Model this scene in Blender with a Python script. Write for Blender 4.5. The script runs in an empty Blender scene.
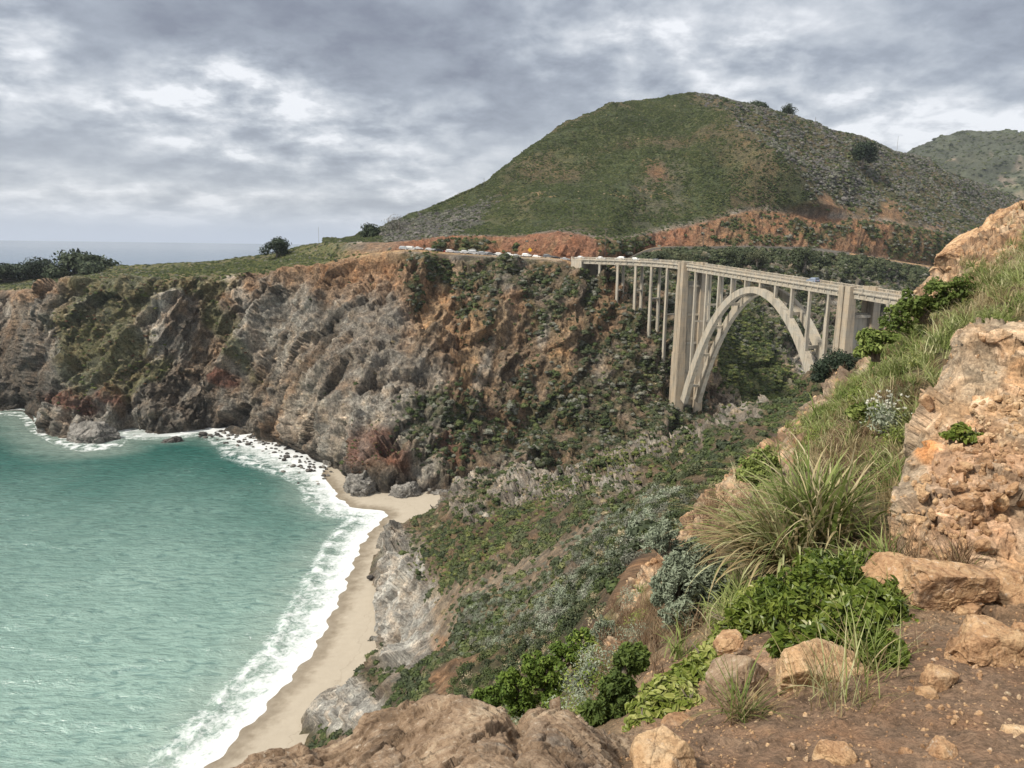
import bpy, math, random
import numpy as np
from mathutils import Vector, Matrix

C = bpy.context.scene.collection
SC = bpy.context.scene
rng = np.random.default_rng(7)

# ------------------------------------------------------------------ camera
CAMZ = 90.0
FPX = 770.0
PITCH, ROLL = math.radians(10.16), math.radians(0.79)
_f = np.array([0, math.cos(PITCH), -math.sin(PITCH)])
_r0 = np.array([1.0, 0, 0]); _u0 = np.array([0, math.sin(PITCH), math.cos(PITCH)])
_r = math.cos(ROLL)*_r0 + math.sin(ROLL)*_u0
_u = -math.sin(ROLL)*_r0 + math.cos(ROLL)*_u0
CAM = np.array([0, 0, CAMZ])
cd = bpy.data.cameras.new('camera'); cam = bpy.data.objects.new('camera', cd); C.objects.link(cam)
cd.sensor_width = 36; cd.lens = 36*FPX/1024; cd.clip_start = 0.05; cd.clip_end = 200000
cam.matrix_world = Matrix(((_r[0], _u[0], -_f[0], 0), (_r[1], _u[1], -_f[1], 0), (_r[2], _u[2], -_f[2], CAMZ), (0, 0, 0, 1)))
SC.camera = cam
SC.view_settings.view_transform = 'Standard'; SC.view_settings.look = 'None'
SC.view_settings.gamma = 1; SC.view_settings.exposure = 0.12
try:
    SC.cycles.max_bounces = 5; SC.cycles.diffuse_bounces = 2; SC.cycles.glossy_bounces = 2
    SC.cycles.use_denoising = True; SC.cycles.caustics_reflective = False; SC.cycles.caustics_refractive = False
    SC.cycles.transparent_max_bounces = 6
except Exception: pass

# ------------------------------------------------------------------ node helper
class NT:
    def __init__(s, tree): s.t = tree; s.L = tree.links
    def n(s, typ, **kw):
        nd = s.t.nodes.new(typ)
        for k, v in kw.items():
            if k.startswith('i_'):
                key = k[2:]; key = int(key) if key.isdigit() else key.replace('_', ' ')
                s.set(nd.inputs[key], v)
            else: setattr(nd, k, v)
        return nd
    def set(s, inp, v):
        if isinstance(v, bpy.types.NodeSocket): s.L.new(v, inp)
        else:
            if hasattr(inp, 'default_value'):
                try:
                    if len(inp.default_value) == 4 and len(v) == 3: v = (*v, 1)
                except TypeError: pass
            inp.default_value = v
    def math(s, op, a, b=0.0, c=0.0, clamp=False):
        nd = s.t.nodes.new('ShaderNodeMath'); nd.operation = op; nd.use_clamp = clamp
        s.set(nd.inputs[0], a); s.set(nd.inputs[1], b); s.set(nd.inputs[2], c); return nd.outputs[0]
    def mr(s, v, a, b, c, d, smooth=False):
        nd = s.t.nodes.new('ShaderNodeMapRange'); nd.clamp = True
        if smooth: nd.interpolation_type = 'SMOOTHSTEP'
        for i, x in enumerate((v, a, b, c, d)): s.set(nd.inputs[i], x)
        return nd.outputs[0]
    def mix(s, f, a, b, mode='MIX'):
        nd = s.t.nodes.new('ShaderNodeMix'); nd.data_type = 'RGBA'; nd.blend_type = mode
        s.set(nd.inputs[0], f); s.set(nd.inputs[6], a); s.set(nd.inputs[7], b); return nd.outputs[2]
    def noise(s, vec, scale, detail=6, rough=.6, dist=0.0, out=0):
        nd = s.n('ShaderNodeTexNoise', i_Scale=scale, i_Detail=detail, i_Roughness=rough, i_Distortion=dist)
        s.set(nd.inputs['Vector'], vec); return nd.outputs[out]
    def voro(s, vec, scale, feature='DISTANCE_TO_EDGE'):
        nd = s.n('ShaderNodeTexVoronoi', feature=feature, i_Scale=scale); s.set(nd.inputs['Vector'], vec)
        return nd.outputs['Distance']
    def vmul(s, vec, k):
        nd = s.t.nodes.new('ShaderNodeVectorMath'); nd.operation = 'MULTIPLY'
        s.set(nd.inputs[0], vec); s.set(nd.inputs[1], k); return nd.outputs[0]

# ------------------------------------------------------------------ world: overcast
SUN_AZ, SUN_EL = math.radians(-118), math.radians(48)      # azimuth from +Y, clockwise
W = bpy.data.worlds.new('World'); SC.world = W; W.use_nodes = True
W.node_tree.nodes.clear(); nt = NT(W.node_tree)
sky = nt.n('ShaderNodeTexSky'); sky.sky_type = 'NISHITA'; sky.sun_disc = False
sky.sun_elevation = SUN_EL; sky.sun_rotation = SUN_AZ; sky.air_density = 1.0; sky.dust_density = 1.0
tc = nt.n('ShaderNodeTexCoord').outputs['Generated']
sep = nt.n('ShaderNodeSeparateXYZ'); nt.set(sep.inputs[0], tc)
zz = nt.math('ADD', nt.math('MAXIMUM', sep.outputs[2], 0.0), 0.17)
comb = nt.n('ShaderNodeCombineXYZ')
nt.set(comb.inputs[0], nt.math('DIVIDE', sep.outputs[0], zz)); nt.set(comb.inputs[1], nt.math('DIVIDE', sep.outputs[1], zz))
P = comb.outputs[0]
big = nt.noise(P, 0.75, 3, .5, .3)
zz2_ = nt.math('ADD', nt.math('MAXIMUM', sep.outputs[2], 0.0), 0.30); comb2 = nt.n('ShaderNodeCombineXYZ')
nt.set(comb2.inputs[0], nt.math('DIVIDE', sep.outputs[0], zz2_)); nt.set(comb2.inputs[1], nt.math('DIVIDE', sep.outputs[1], zz2_)); med = nt.noise(comb2.outputs[0], 2.6, 6, .52, .15); fine = nt.noise(comb2.outputs[0], 6.5, 9, .58, .12)
cl = nt.math('ADD', nt.math('MULTIPLY', big, .9), nt.math('ADD', nt.math('MULTIPLY', med, .80), nt.math('MULTIPLY', fine, .62)))
def pixdir(px, py):
    d = _f + (px-512)/FPX*_r + (384-py)/FPX*_u; return d/np.linalg.norm(d)
def blob(px, py, sx, sy, amp):
    """gaussian patch of thicker or thinner cloud around a direction (sx, sy in degrees)"""
    d = pixdir(px, py); az = math.atan2(d[0], d[1]); el = math.asin(d[2])
    a = nt.math('ARCTAN2', sep.outputs[0], sep.outputs[1]); e = nt.math('ARCSINE', sep.outputs[2])
    wob = nt.math('MULTIPLY', nt.math('SUBTRACT', med, .5), .35)
    da = nt.math('DIVIDE', nt.math('ADD', nt.math('SUBTRACT', a, az), wob), math.radians(sx))
    de = nt.math('DIVIDE', nt.math('ADD', nt.math('SUBTRACT', e, el), nt.math('MULTIPLY', wob, .35)), math.radians(sy))
    g = nt.math('EXPONENT', nt.math('MULTIPLY', nt.math('ADD', nt.math('MULTIPLY', da, da), nt.math('MULTIPLY', de, de)), -1.0))
    return nt.math('MULTIPLY', nt.math('MULTIPLY', g, amp), nt.mr(fine, .36, .64, .35, 1.6) if amp > 0 else 1.0)
for b in [(150, 105, 6, 2.4, .22), (310, 120, 8, 2.6, .40), (215, 80, 4, 2, .28), (0, 42, 3, 4, .32), (255, 38, 24, 4.5, -.20), (190, 150, 9, 2.2, -.22),
          (460, 60, 13, 4.0, -.26), (330, 165, 8, 1.6, -.12), (60, 195, 9, 1.6, .16), (230, 195, 8, 1.5, .16), (430, 185, 6, 2.2, .30), (120, 222, 14, 1.2, -.04),
          (700, 55, 12, 4, .26), (930, 120, 12, 3.5, .28), (860, 45, 8, 3, -.05), (960, 85, 9, 2.2, -.20), (640, 20, 9, 3, .10), (1000, 165, 8, 2, .26), (40, 150, 8, 2, -.10)]:
    cl = nt.math('ADD', cl, blob(*b))
cv = nt.mr(cl, .76, 1.54, 0, 1)
ramp = nt.n('ShaderNodeValToRGB'); nt.set(ramp.inputs[0], cv)
cr = ramp.color_ramp; cr.elements[0].position = 0; cr.elements[0].color = (.20, .225, .29, 1)
cr.elements[1].position = 1; cr.elements[1].color = (.90, .92, .96, 1)
for p_, c_ in ((.35, (.35, .39, .46)), (.58, (.50, .54, .60)), (.78, (.66, .69, .74))):
    e_ = cr.elements.new(p_); e_.color = (*c_, 1)
ele = nt.math('MAXIMUM', sep.outputs[2], 0.0)
# hazy band low over the sea, brighter cloud overhead
hz = nt.mix(nt.mr(ele, 0.0, .055, 1, 0, True), ramp.outputs[0], (.52, .60, .74))
zen = nt.mr(ele, .36, .95, 1.0, 1.9)
bg1 = nt.n('ShaderNodeBackground', i_Strength=.10); nt.set(bg1.inputs[0], sky.outputs[0])
bg2 = nt.n('ShaderNodeBackground'); nt.set(bg2.inputs[0], nt.mix(nt.mr(ele, .36, .9, 0, .75), hz, (.62, .60, .565))); nt.set(bg2.inputs[1], zen)
ms = nt.n('ShaderNodeMixShader', i_0=.93); nt.set(ms.inputs[1], bg1.outputs[0]); nt.set(ms.inputs[2], bg2.outputs[0])
wo = nt.n('ShaderNodeOutputWorld'); nt.set(wo.inputs[0], ms.outputs[0])

sd = bpy.data.lights.new('sun', 'SUN'); sd.energy = 5.0; sd.angle = math.radians(7); sd.color = (1.0, .93, .82)
so = bpy.data.objects.new('sun', sd); C.objects.link(so)
sdir = Vector((math.sin(SUN_AZ)*math.cos(SUN_EL), math.cos(SUN_AZ)*math.cos(SUN_EL), math.sin(SUN_EL)))
so.rotation_euler = sdir.to_track_quat('Z', 'Y').to_euler()

# ------------------------------------------------------------------ projection helpers (turn photo measurements into world places)
def ray(px, py):
    px = np.asarray(px, float); py = np.asarray(py, float)
    return _f + ((px-512)/FPX)[..., None]*_r + ((384-py)/FPX)[..., None]*_u
def at(px, py, D):
    d = ray(px, py); return CAM + d*(np.asarray(D, float)/d[..., 1])[..., None]
def onz(px, py, z=0.0):
    d = ray(px, py); return CAM + d*((z-CAMZ)/d[..., 2])[..., None]
def proj(P):
    v = P - CAM; w = v@_f; w = np.where(w < .05, .05, w)
    return 512+FPX*(v@_r)/w, 384-FPX*(v@_u)/w

# ------------------------------------------------------------------ noise
def _h(ix, iy, iz, s):
    n = (ix*374761393 + iy*668265263 + iz*2147483647*0 + iz*1274126177 + s*974634777) & 0xffffffff
    n = ((n ^ (n >> 13))*1274126177) & 0xffffffff
    n = ((n ^ (n >> 16))*2246822519) & 0xffffffff
    return (n ^ (n >> 15)) & 0xffffffff
def rnd(ix, iy, iz, s): return _h(ix, iy, iz, s)/4294967296.0
def vnoise(P, s=0):
    """smooth value noise, about -1..1"""
    i = np.floor(P).astype(np.int64); f = P-i; f = f*f*f*(f*(f*6-15)+10)
    out = 0
    for a in (0, 1):
        wx = f[:, 0] if a else 1-f[:, 0]
        for b in (0, 1):
            wy = f[:, 1] if b else 1-f[:, 1]
            for c in (0, 1):
                wz = f[:, 2] if c else 1-f[:, 2]
                out = out + rnd(i[:, 0]+a, i[:, 1]+b, i[:, 2]+c, s)*wx*wy*wz
    return out*2-1
def fbm(P, s=0, oct=4, gain=.5, ridged=False):
    t = 0; a = 1; tot = 0
    for o in range(oct):
        v = vnoise(P*(2.03**o)+o*17.3, s+o)
        if ridged: v = 1-2*np.abs(v)
        t = t+a*v; tot += a; a *= gain
    return t/tot
def facet(P, s=0, slope=.6, groove=0):
    """broken-rock facets: per cell offset + tilt. returns displacement, edge distance, cell random"""
    P = P+.34*np.stack([vnoise(P*.9, s+50), vnoise(P*.9+7, s+51), vnoise(P*.9+13, s+52)], 1)+.10*vnoise(P*3.1, s+53)[:, None]
    i = np.floor(P).astype(np.int64); N = len(P)
    d1 = np.full(N, 9.); d2 = np.full(N, 9.); D = np.zeros(N); R = np.zeros(N)
    for a in (-1, 0, 1):
        for b in (-1, 0, 1):
            for c in (-1, 0, 1):
                x, y, z = i[:, 0]+a, i[:, 1]+b, i[:, 2]+c
                q = np.stack([x+rnd(x, y, z, s), y+rnd(x, y, z, s+1), z+rnd(x, y, z, s+2)], 1)
                v = P-q; d = np.sqrt((v*v).sum(1))
                m = d < d1
                d2 = np.where(m, d1, np.minimum(d2, d))
                h = rnd(x, y, z, s+3)
                g = (rnd(x, y, z, s+4)-.5)*v[:, 0]+(rnd(x, y, z, s+5)-.5)*v[:, 1]+(rnd(x, y, z, s+6)-.5)*v[:, 2]
                D = np.where(m, (h-.5)+2*slope*g, D); R = np.where(m, h, R)
                d1 = np.where(m, d, d1)
    if groove: D = D*sstep(0, groove, d2-d1)-.35*sstep(groove*.6, 0, d2-d1)*(.5+R)
    return D, d2-d1, R
def sstep(a, b, x):
    t = np.clip((x-a)/(b-a), 0, 1); return t*t*(3-2*t)

# ------------------------------------------------------------------ meshes
def meshobj(name, V, F, mat=None, parent=None, attrs=None, smooth=True, link=True):
    """V (n,3), F (m,4) or (m,3) int arrays"""
    V = np.asarray(V, np.float32); F = np.asarray(F, np.int32)
    me = bpy.data.meshes.new(name); k = F.shape[1]
    me.vertices.add(len(V)); me.vertices.foreach_set('co', V.ravel())
    me.loops.add(F.size); me.loops.foreach_set('vertex_index', F.ravel())
    me.polygons.add(len(F)); me.polygons.foreach_set('loop_start', np.arange(0, F.size, k, dtype=np.int32))
    me.polygons.foreach_set('use_smooth', np.full(len(F), smooth))
    for an, av in (attrs or {}).items():
        av = np.asarray(av, np.float32)
        if av.ndim == 2:
            at_ = me.attributes.new(an, 'FLOAT_COLOR', 'POINT')
            at_.data.foreach_set('color', np.c_[av[:, :3], np.ones(len(av), np.float32)].astype(np.float32).ravel())
        else:
            at_ = me.attributes.new(an, 'FLOAT', 'POINT'); at_.data.foreach_set('value', av)
    me.update(calc_edges=True); me.validate(clean_customdata=False) if False else None
    if mat: me.materials.append(mat)
    o = bpy.data.objects.new(name, me)
    if link: C.objects.link(o)
    if parent: o.parent = parent
    return o
def tag(o, label=None, cat=None, group=None, kind=None):
    if label: o['label'] = label
    if cat: o['category'] = cat
    if group: o['group'] = group
    if kind: o['kind'] = kind
    return o
def empty(name, loc, label=None, cat=None, group=None):
    o = bpy.data.objects.new(name, None); C.objects.link(o); o.location = loc; o.empty_display_size = .2
    return tag(o, label, cat, group)
def gridF(nu, nv):
    a = np.arange(nu*nv).reshape(nv, nu)
    return np.stack([a[:-1, :-1], a[:-1, 1:], a[1:, 1:], a[1:, :-1]], -1).reshape(-1, 4)
class MB:
    """collects shapes, links them as one mesh"""
    def __init__(s): s.v = []; s.f3 = []; s.f4 = []; s.n = 0
    def add(s, V, F):
        V = np.asarray(V, float); F = np.asarray(F, int)
        (s.f4 if F.shape[1] == 4 else s.f3).append(F+s.n); s.v.append(V); s.n += len(V)
    def box(s, c, sz, M=None, taper=(1, 1)):
        x, y, z = np.asarray(sz)/2; t, u = taper
        V = np.array([[-x, -y, -z], [x, -y, -z], [x, y, -z], [-x, y, -z], [-x*t, -y*u, z], [x*t, -y*u, z], [x*t, y*u, z], [-x*t, y*u, z]])
        if M is not None: V = V@np.asarray(M).T
        s.add(V+np.asarray(c), [[0, 3, 2, 1], [4, 5, 6, 7], [0, 1, 5, 4], [1, 2, 6, 5], [2, 3, 7, 6], [3, 0, 4, 7]])
    def tube(s, pts, rad, k=6):
        pts = np.asarray(pts, float); rad = np.broadcast_to(rad, len(pts)); V = []
        for i, p in enumerate(pts):
            t = pts[min(i+1, len(pts)-1)]-pts[max(i-1, 0)]; t = t/(np.linalg.norm(t)+1e-9)
            a = np.cross(t, [0, 0, 1.]) if abs(t[2]) < .9 else np.cross(t, [1., 0, 0]); a /= np.linalg.norm(a); b = np.cross(t, a)
            for j in range(k):
                th = 2*math.pi*j/k; V.append(p+rad[i]*(a*math.cos(th)+b*math.sin(th)))
        F = [[i*k+j, i*k+(j+1) % k, (i+1)*k+(j+1) % k, (i+1)*k+j] for i in range(len(pts)-1) for j in range(k)]
        s.add(V, F)
        n = len(V); V2 = [pts[0], pts[-1]]
        F3 = [[0, 1+(j+1) % k, 1+j] for j in range(k)]
        s.add([pts[0]]+V[:k], F3); s.add([pts[-1]]+V[-k:], [[0, 1+j, 1+(j+1) % k] for j in range(k)])
    def hexa(s, V):   # 8 points: bottom 4, top 4
        s.add(V, [[0, 3, 2, 1], [4, 5, 6, 7], [0, 1, 5, 4], [1, 2, 6, 5], [2, 3, 7, 6], [3, 0, 4, 7]])
    def build(s, name, mat, parent=None, smooth=False, link=True, attrs=None):
        V = np.concatenate(s.v)
        me = bpy.data.meshes.new(name)
        f4 = np.concatenate(s.f4) if s.f4 else np.zeros((0, 4), int); f3 = np.concatenate(s.f3) if s.f3 else np.zeros((0, 3), int)
        me.vertices.add(len(V)); me.vertices.foreach_set('co', V.astype(np.float32).ravel())
        idx = np.concatenate([f4.ravel(), f3.ravel()]).astype(np.int32)
        me.loops.add(len(idx)); me.loops.foreach_set('vertex_index', idx)
        st = np.concatenate([np.arange(len(f4))*4, len(f4)*4+np.arange(len(f3))*3]).astype(np.int32)
        me.polygons.add(len(st)); me.polygons.foreach_set('loop_start', st)
        me.polygons.foreach_set('use_smooth', np.full(len(st), smooth))
        for an, av in (attrs or {}).items():
            a_ = me.attributes.new(an, 'FLOAT', 'POINT'); a_.data.foreach_set('value', np.asarray(av, np.float32))
        me.update(calc_edges=True)
        if mat: me.materials.append(mat)
        o = bpy.data.objects.new(name, me)
        if link: C.objects.link(o)
        if parent: o.parent = parent
        return o

# control grid -> smooth surface (Catmull-Rom both ways)
def cr_line(G, n):
    """G (k, m, 3) control rows along axis 0, n list of subdivisions per segment"""
    k = len(G); out = []
    for i in range(k-1):
        p0 = G[i-1] if i > 0 else 2*G[0]-G[1]; p1 = G[i]; p2 = G[i+1]; p3 = G[i+2] if i+2 < k else 2*G[-1]-G[-2]
        for t in np.arange(n[i])/n[i]:
            m1 = (p2-p0)*.5*.8; m2 = (p3-p1)*.5*.8
            h00 = 2*t**3-3*t**2+1; h10 = t**3-2*t**2+t; h01 = -2*t**3+3*t**2; h11 = t**3-t**2
            out.append(h00*p1+h10*m1+h01*p2+h11*m2)
    out.append(G[-1]); return np.array(out)
def loft(G, nr, nc):
    A = cr_line(G, nr); B = cr_line(A.transpose(1, 0, 2), nc).transpose(1, 0, 2)
    return B            # (rows, cols, 3)
def normals(S):
    du = np.gradient(S, axis=1); dv = np.gradient(S, axis=0); n = np.cross(du, dv)
    n /= np.linalg.norm(n, axis=-1, keepdims=True)+1e-9; return n

def leafcloud(b, c, r, n, leaf, rg, asp=.6, shell=.55, up=.3):
    """n small leaf-clump quads through an ellipsoid's outer volume"""
    d = rg.normal(size=(n, 3)); d /= np.linalg.norm(d, axis=1)[:, None]; k = shell+(1-shell)*rg.random(n)**.6
    lump = 1+.30*vnoise(d*2.3+c[0]*.37+c[2], 7); p = c+d*(k*lump)[:, None]*r
    nn = d+rg.normal(0, .6, (n, 3))+[0, 0, up]; nn /= np.linalg.norm(nn, axis=1)[:, None]; a = np.cross(nn, rg.normal(size=(n, 3))); a /= np.linalg.norm(a, axis=1)[:, None]; e = np.cross(nn, a)
    s = (leaf*rg.uniform(.6, 1.4, n))[:, None]; V = np.stack([p-a*s, p-e*s*asp, p+a*s, p+e*s*asp], 1).reshape(-1, 3); b.add(V, np.arange(4*n).reshape(n, 4))
# ------------------------------------------------------------------ scatter (ground cover only)
def scatter(name, pts, scl, protos, label, rot=None, nrm=None):
    n = len(pts); me = bpy.data.meshes.new(name); me.vertices.add(n); me.vertices.foreach_set('co', np.asarray(pts, np.float32).ravel())
    a = me.attributes.new('sc', 'FLOAT', 'POINT'); a.data.foreach_set('value', np.asarray(scl, np.float32))
    if rot is None:
        rot = np.c_[rng.normal(0, .12, n), rng.normal(0, .12, n), rng.uniform(0, 6.28, n)]
    b = me.attributes.new('rt', 'FLOAT_VECTOR', 'POINT'); b.data.foreach_set('vector', np.asarray(rot, np.float32).ravel())
    o = bpy.data.objects.new(name, me); C.objects.link(o)
    col = bpy.data.collections.new(name+'_kinds')
    for p in dict.fromkeys(protos): col.objects.link(p)
    g = bpy.data.node_groups.new(name, 'GeometryNodeTree')
    g.interface.new_socket('Geometry', in_out='INPUT', socket_type='NodeSocketGeometry')
    g.interface.new_socket('Geometry', in_out='OUTPUT', socket_type='NodeSocketGeometry')
    q = NT(g); gi = q.n('NodeGroupInput'); go = q.n('NodeGroupOutput')
    ip = q.n('GeometryNodeInstanceOnPoints'); ci = q.n('GeometryNodeCollectionInfo')
    ci.inputs[0].default_value = col; ci.inputs[1].default_value = True; ci.inputs[2].default_value = True
    ns = q.n('GeometryNodeInputNamedAttribute', data_type='FLOAT'); ns.inputs[0].default_value = 'sc'
    nr = q.n('GeometryNodeInputNamedAttribute', data_type='FLOAT_VECTOR'); nr.inputs[0].default_value = 'rt'
    q.L.new(gi.outputs[0], ip.inputs['Points']); q.L.new(ci.outputs[0], ip.inputs['Instance'])
    ip.inputs['Pick Instance'].default_value = True
    er = q.n('FunctionNodeEulerToRotation'); q.L.new(nr.outputs[0], er.inputs[0]); q.L.new(er.outputs[0], ip.inputs['Rotation'])
    q.L.new(ns.outputs[0], ip.inputs['Scale']); q.L.new(ip.outputs[0], go.inputs[0])
    md = o.modifiers.new('cover', 'NODES'); md.node_group = g
    return tag(o, label, None, None, 'stuff')
# ------------------------------------------------------------------ materials
def newmat(name):
    m = bpy.data.materials.new(name); m.use_nodes = True; m.node_tree.nodes.clear(); q = NT(m.node_tree)
    b = q.n('ShaderNodeBsdfPrincipled'); o = q.n('ShaderNodeOutputMaterial'); q.L.new(b.outputs[0], o.inputs[0])
    b.inputs['Roughness'].default_value = .9; b.inputs['Specular IOR Level'].default_value = .25
    return m, q, b
def bump(q, b, h, dist, strength=1.0, prev=None):
    n = q.n('ShaderNodeBump', i_Strength=strength, i_Distance=dist); q.set(n.inputs['Height'], h)
    if prev: q.set(n.inputs['Normal'], prev)
    q.set(b.inputs['Normal'], n.outputs[0]); return n.outputs[0]
def pos(q): return q.n('ShaderNodeNewGeometry').outputs['Position']
def attr(q, name, out='Color'): return q.n('ShaderNodeAttribute', attribute_name=name).outputs[out]
def ground_mat(name, s1, s2, bd, veins=.0, contrast=1.0, rough=.92, streak=0):
    """vertex colour zones with two scales of mineral mottling, pale veins and relief"""
    m, q, b = newmat(name); p = pos(q); c = attr(q, 'Col')
    n1 = q.noise(p, s1, 8, .72); n2 = q.noise(p, s2, 8, .7, .4)
    f = q.math('MULTIPLY', q.mr(n1, .3, .7, 1-.42*contrast, 1+.45*contrast), q.mr(n2, .3, .7, 1-.30*contrast, 1+.32*contrast))
    cc = q.mix(1.0, c, q.n('ShaderNodeCombineColor').outputs[0], 'MULTIPLY')
    comb = cc.node.inputs[7].links[0].from_node
    for i in range(3): q.set(comb.inputs[i], f)
    n3 = q.noise(p, s2*.5, 4, .6)
    cc = q.mix(q.mr(n3, .45, .7, 0, .35*contrast), cc, q.mix(1.0, cc, (1.25, .95, .70), 'MULTIPLY'))
    if streak:
        rp = q.n('ShaderNodeMapping', i_Rotation=(0, math.radians(32), 0), i_Scale=(1, 1, .22)); q.set(rp.inputs['Vector'], p); n5 = q.noise(rp.outputs[0], s1*.42, 8, .7, .6)
        cc = q.mix(q.math('MULTIPLY', q.mr(n5, .53, .68, 0, streak), attr(q, 'rock', 'Fac')), cc, q.mix(1.0, cc, (1.75, 1.72, 1.62), 'MULTIPLY'))
        cc = q.mix(q.math('MULTIPLY', q.mr(n5, .46, .34, 0, streak), attr(q, 'rock', 'Fac')), cc, q.mix(1.0, cc, (.42, .41, .40), 'MULTIPLY'))
    if veins:
        v = q.voro(q.noise(p, s2*.7, 3, .6, 0, 1), 5.0)
        cc = q.mix(q.math('MULTIPLY', q.mr(v, 0, .035, veins, 0), q.math('MULTIPLY', attr(q, 'rock', 'Fac'), 1.0)), cc, (.42, .40, .35))
    q.set(b.inputs['Base Color'], cc); b.inputs['Roughness'].default_value = rough
    h = q.math('ADD', n1, q.math('MULTIPLY', n2, .8)); bump(q, b, h, bd)
    return m
M_cliff = ground_mat('cliff_ground', 1.1, .28, 2.2, contrast=1.6, streak=1.0)
M_slope = ground_mat('slope_ground', 2.2, .5, 1.0, contrast=1.45, streak=.7)
M_dirt = ground_mat('near_dirt', 60, 11, .03, contrast=1.25)
M_far = ground_mat('far_mountain_ground', .05, .012, 6)

def rock_mat(name, cols, sc=6.0, bd=.02, crackw=.018, lichen=.35):
    m, q, b = newmat(name); p = pos(q)
    n1 = q.noise(p, sc, 9, .7, .3); n2 = q.noise(p, sc*.28, 5, .6, .6); n3 = q.noise(p, sc*4.5, 6, .75)
    r = q.n('ShaderNodeValToRGB'); q.set(r.inputs[0], q.math('ADD', q.math('MULTIPLY', n1, .55), q.math('MULTIPLY', n2, .45)))
    e = r.color_ramp.elements; e[0].position = .36; e[0].color = (*cols[0], 1); e[1].position = .64; e[1].color = (*cols[-1], 1)
    for i, c in enumerate(cols[1:-1]):
        k = r.color_ramp.elements.new(.36+.28*(i+1)/(len(cols)-1)); k.color = (*c, 1)
    c = r.outputs[0]
    c = q.mix(q.mr(q.noise(p, sc*.7, 7, .7, 1.0), .55, .68, 0, lichen), c, (.24, .22, .19))
    c = q.mix(q.mr(n3, .34, .50, .85, 0), c, q.mix(1.0, c, (.42, .36, .32), 'MULTIPLY'))
    c = q.mix(q.mr(q.noise(p, sc*11, 4, .75), .30, .46, .55, 0), c, q.mix(1.0, c, (.45, .40, .36), 'MULTIPLY'))
    c = q.mix(q.mr(n3, .57, .70, 0, .65), c, (.66, .58, .47))
    c = q.mix(q.mr(q.noise(q.vmul(p, (1, 1, 3.2)), sc*1.3, 6, .7, .8), .52, .70, 0, .5), c, q.mix(1.0, c, (.50, .42, .36), 'MULTIPLY'))
    g = q.n('ShaderNodeCombineColor'); dk = attr(q, 'shade', 'Fac')
    q.set(b.inputs['Base Color'], q.mix(q.mr(dk, 0, 1, 0, .75), c, (.06, .045, .035)))
    n4 = q.noise(p, sc*12, 4, .7)
    h = q.math('ADD', q.math('MULTIPLY', n1, 1.0), q.math('ADD', q.math('MULTIPLY', n3, .5), q.math('MULTIPLY', n4, .16)))
    bump(q, b, h, bd); b.inputs['Roughness'].default_value = .85
    return m
M_sand1 = rock_mat('sandstone_orange', [(.15, .095, .055), (.42, .25, .135), (.56, .375, .21), (.64, .49, .32)], 5, .035)
M_sand2 = rock_mat('sandstone_brown', [(.12, .082, .052), (.24, .165, .105), (.35, .25, .165), (.50, .39, .27)], 7, .03, lichen=.45)
M_grey = rock_mat('shore_rock', [(.05, .047, .044), (.12, .115, .105), (.22, .21, .19), (.36, .34, .31)], .45, .4)
M_dark = rock_mat('wet_shore_rock', [(.02, .02, .02), (.045, .043, .04), (.08, .075, .07), (.16, .15, .14)], .6, .3)

def leaf_mat(name, cols, sc=.02, trans=0.0, rough=.7, spread=1.0):
    """foliage: colour varies from plant to plant and from leaf to leaf"""
    m, q, b = newmat(name)
    r1 = q.n('ShaderNodeObjectInfo').outputs['Random']; g = q.n('ShaderNodeNewGeometry')
    r2 = g.outputs['Random Per Island']; n = q.noise(g.outputs['Position'], sc, 3, .6)
    f = q.math('ADD', q.math('MULTIPLY', r1, .40*spread), q.math('ADD', q.math('MULTIPLY', r2, .30), q.math('MULTIPLY', n, .75)))
    r = q.n('ShaderNodeValToRGB'); q.set(r.inputs[0], f); k = len(cols)
    e = r.color_ramp.elements; e[0].position = .3; e[0].color = (*cols[0], 1); e[1].position = 1.05; e[1].color = (*cols[-1], 1)
    for i, c in enumerate(cols[1:-1]): r.color_ramp.elements.new(.3+.75*(i+1)/(k-1)).color = (*c, 1)
    q.set(b.inputs['Base Color'], r.outputs[0]); b.inputs['Roughness'].default_value = rough
    if trans:
        t = q.n('ShaderNodeBsdfTranslucent'); q.set(t.inputs[0], r.outputs[0]); mx = q.n('ShaderNodeMixShader', i_0=trans)
        o = [x for x in m.node_tree.nodes if x.type == 'OUTPUT_MATERIAL'][0]
        q.L.new(b.outputs[0], mx.inputs[1]); q.L.new(t.outputs[0], mx.inputs[2]); q.L.new(mx.outputs[0], o.inputs[0])
    return m
L_green = leaf_mat('scrub_green', [(.026, .040, .013), (.048, .068, .020), (.080, .10, .032), (.14, .145, .06)], .03)
L_dark = leaf_mat('scrub_dark', [(.020, .027, .014), (.036, .048, .022), (.060, .074, .034), (.095, .10, .05)], .03)
L_grey = leaf_mat('scrub_grey', [(.065, .068, .048), (.115, .118, .088), (.17, .172, .135), (.23, .22, .17)], .03)
L_tan = leaf_mat('scrub_tan', [(.11, .085, .045), (.19, .15, .08), (.27, .22, .13), (.36, .31, .20)], .03)
L_lime = leaf_mat('scrub_lime', [(.055, .07, .022), (.095, .115, .03), (.145, .16, .045), (.20, .20, .08)], .05)
L_red = leaf_mat('scrub_red', [(.06, .025, .015), (.11, .045, .025), (.14, .07, .035), (.12, .10, .05)], .05)
L_purple = leaf_mat('scrub_purple', [(.062, .058, .055), (.11, .103, .10), (.16, .15, .142), (.20, .18, .15)], .03)

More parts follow.
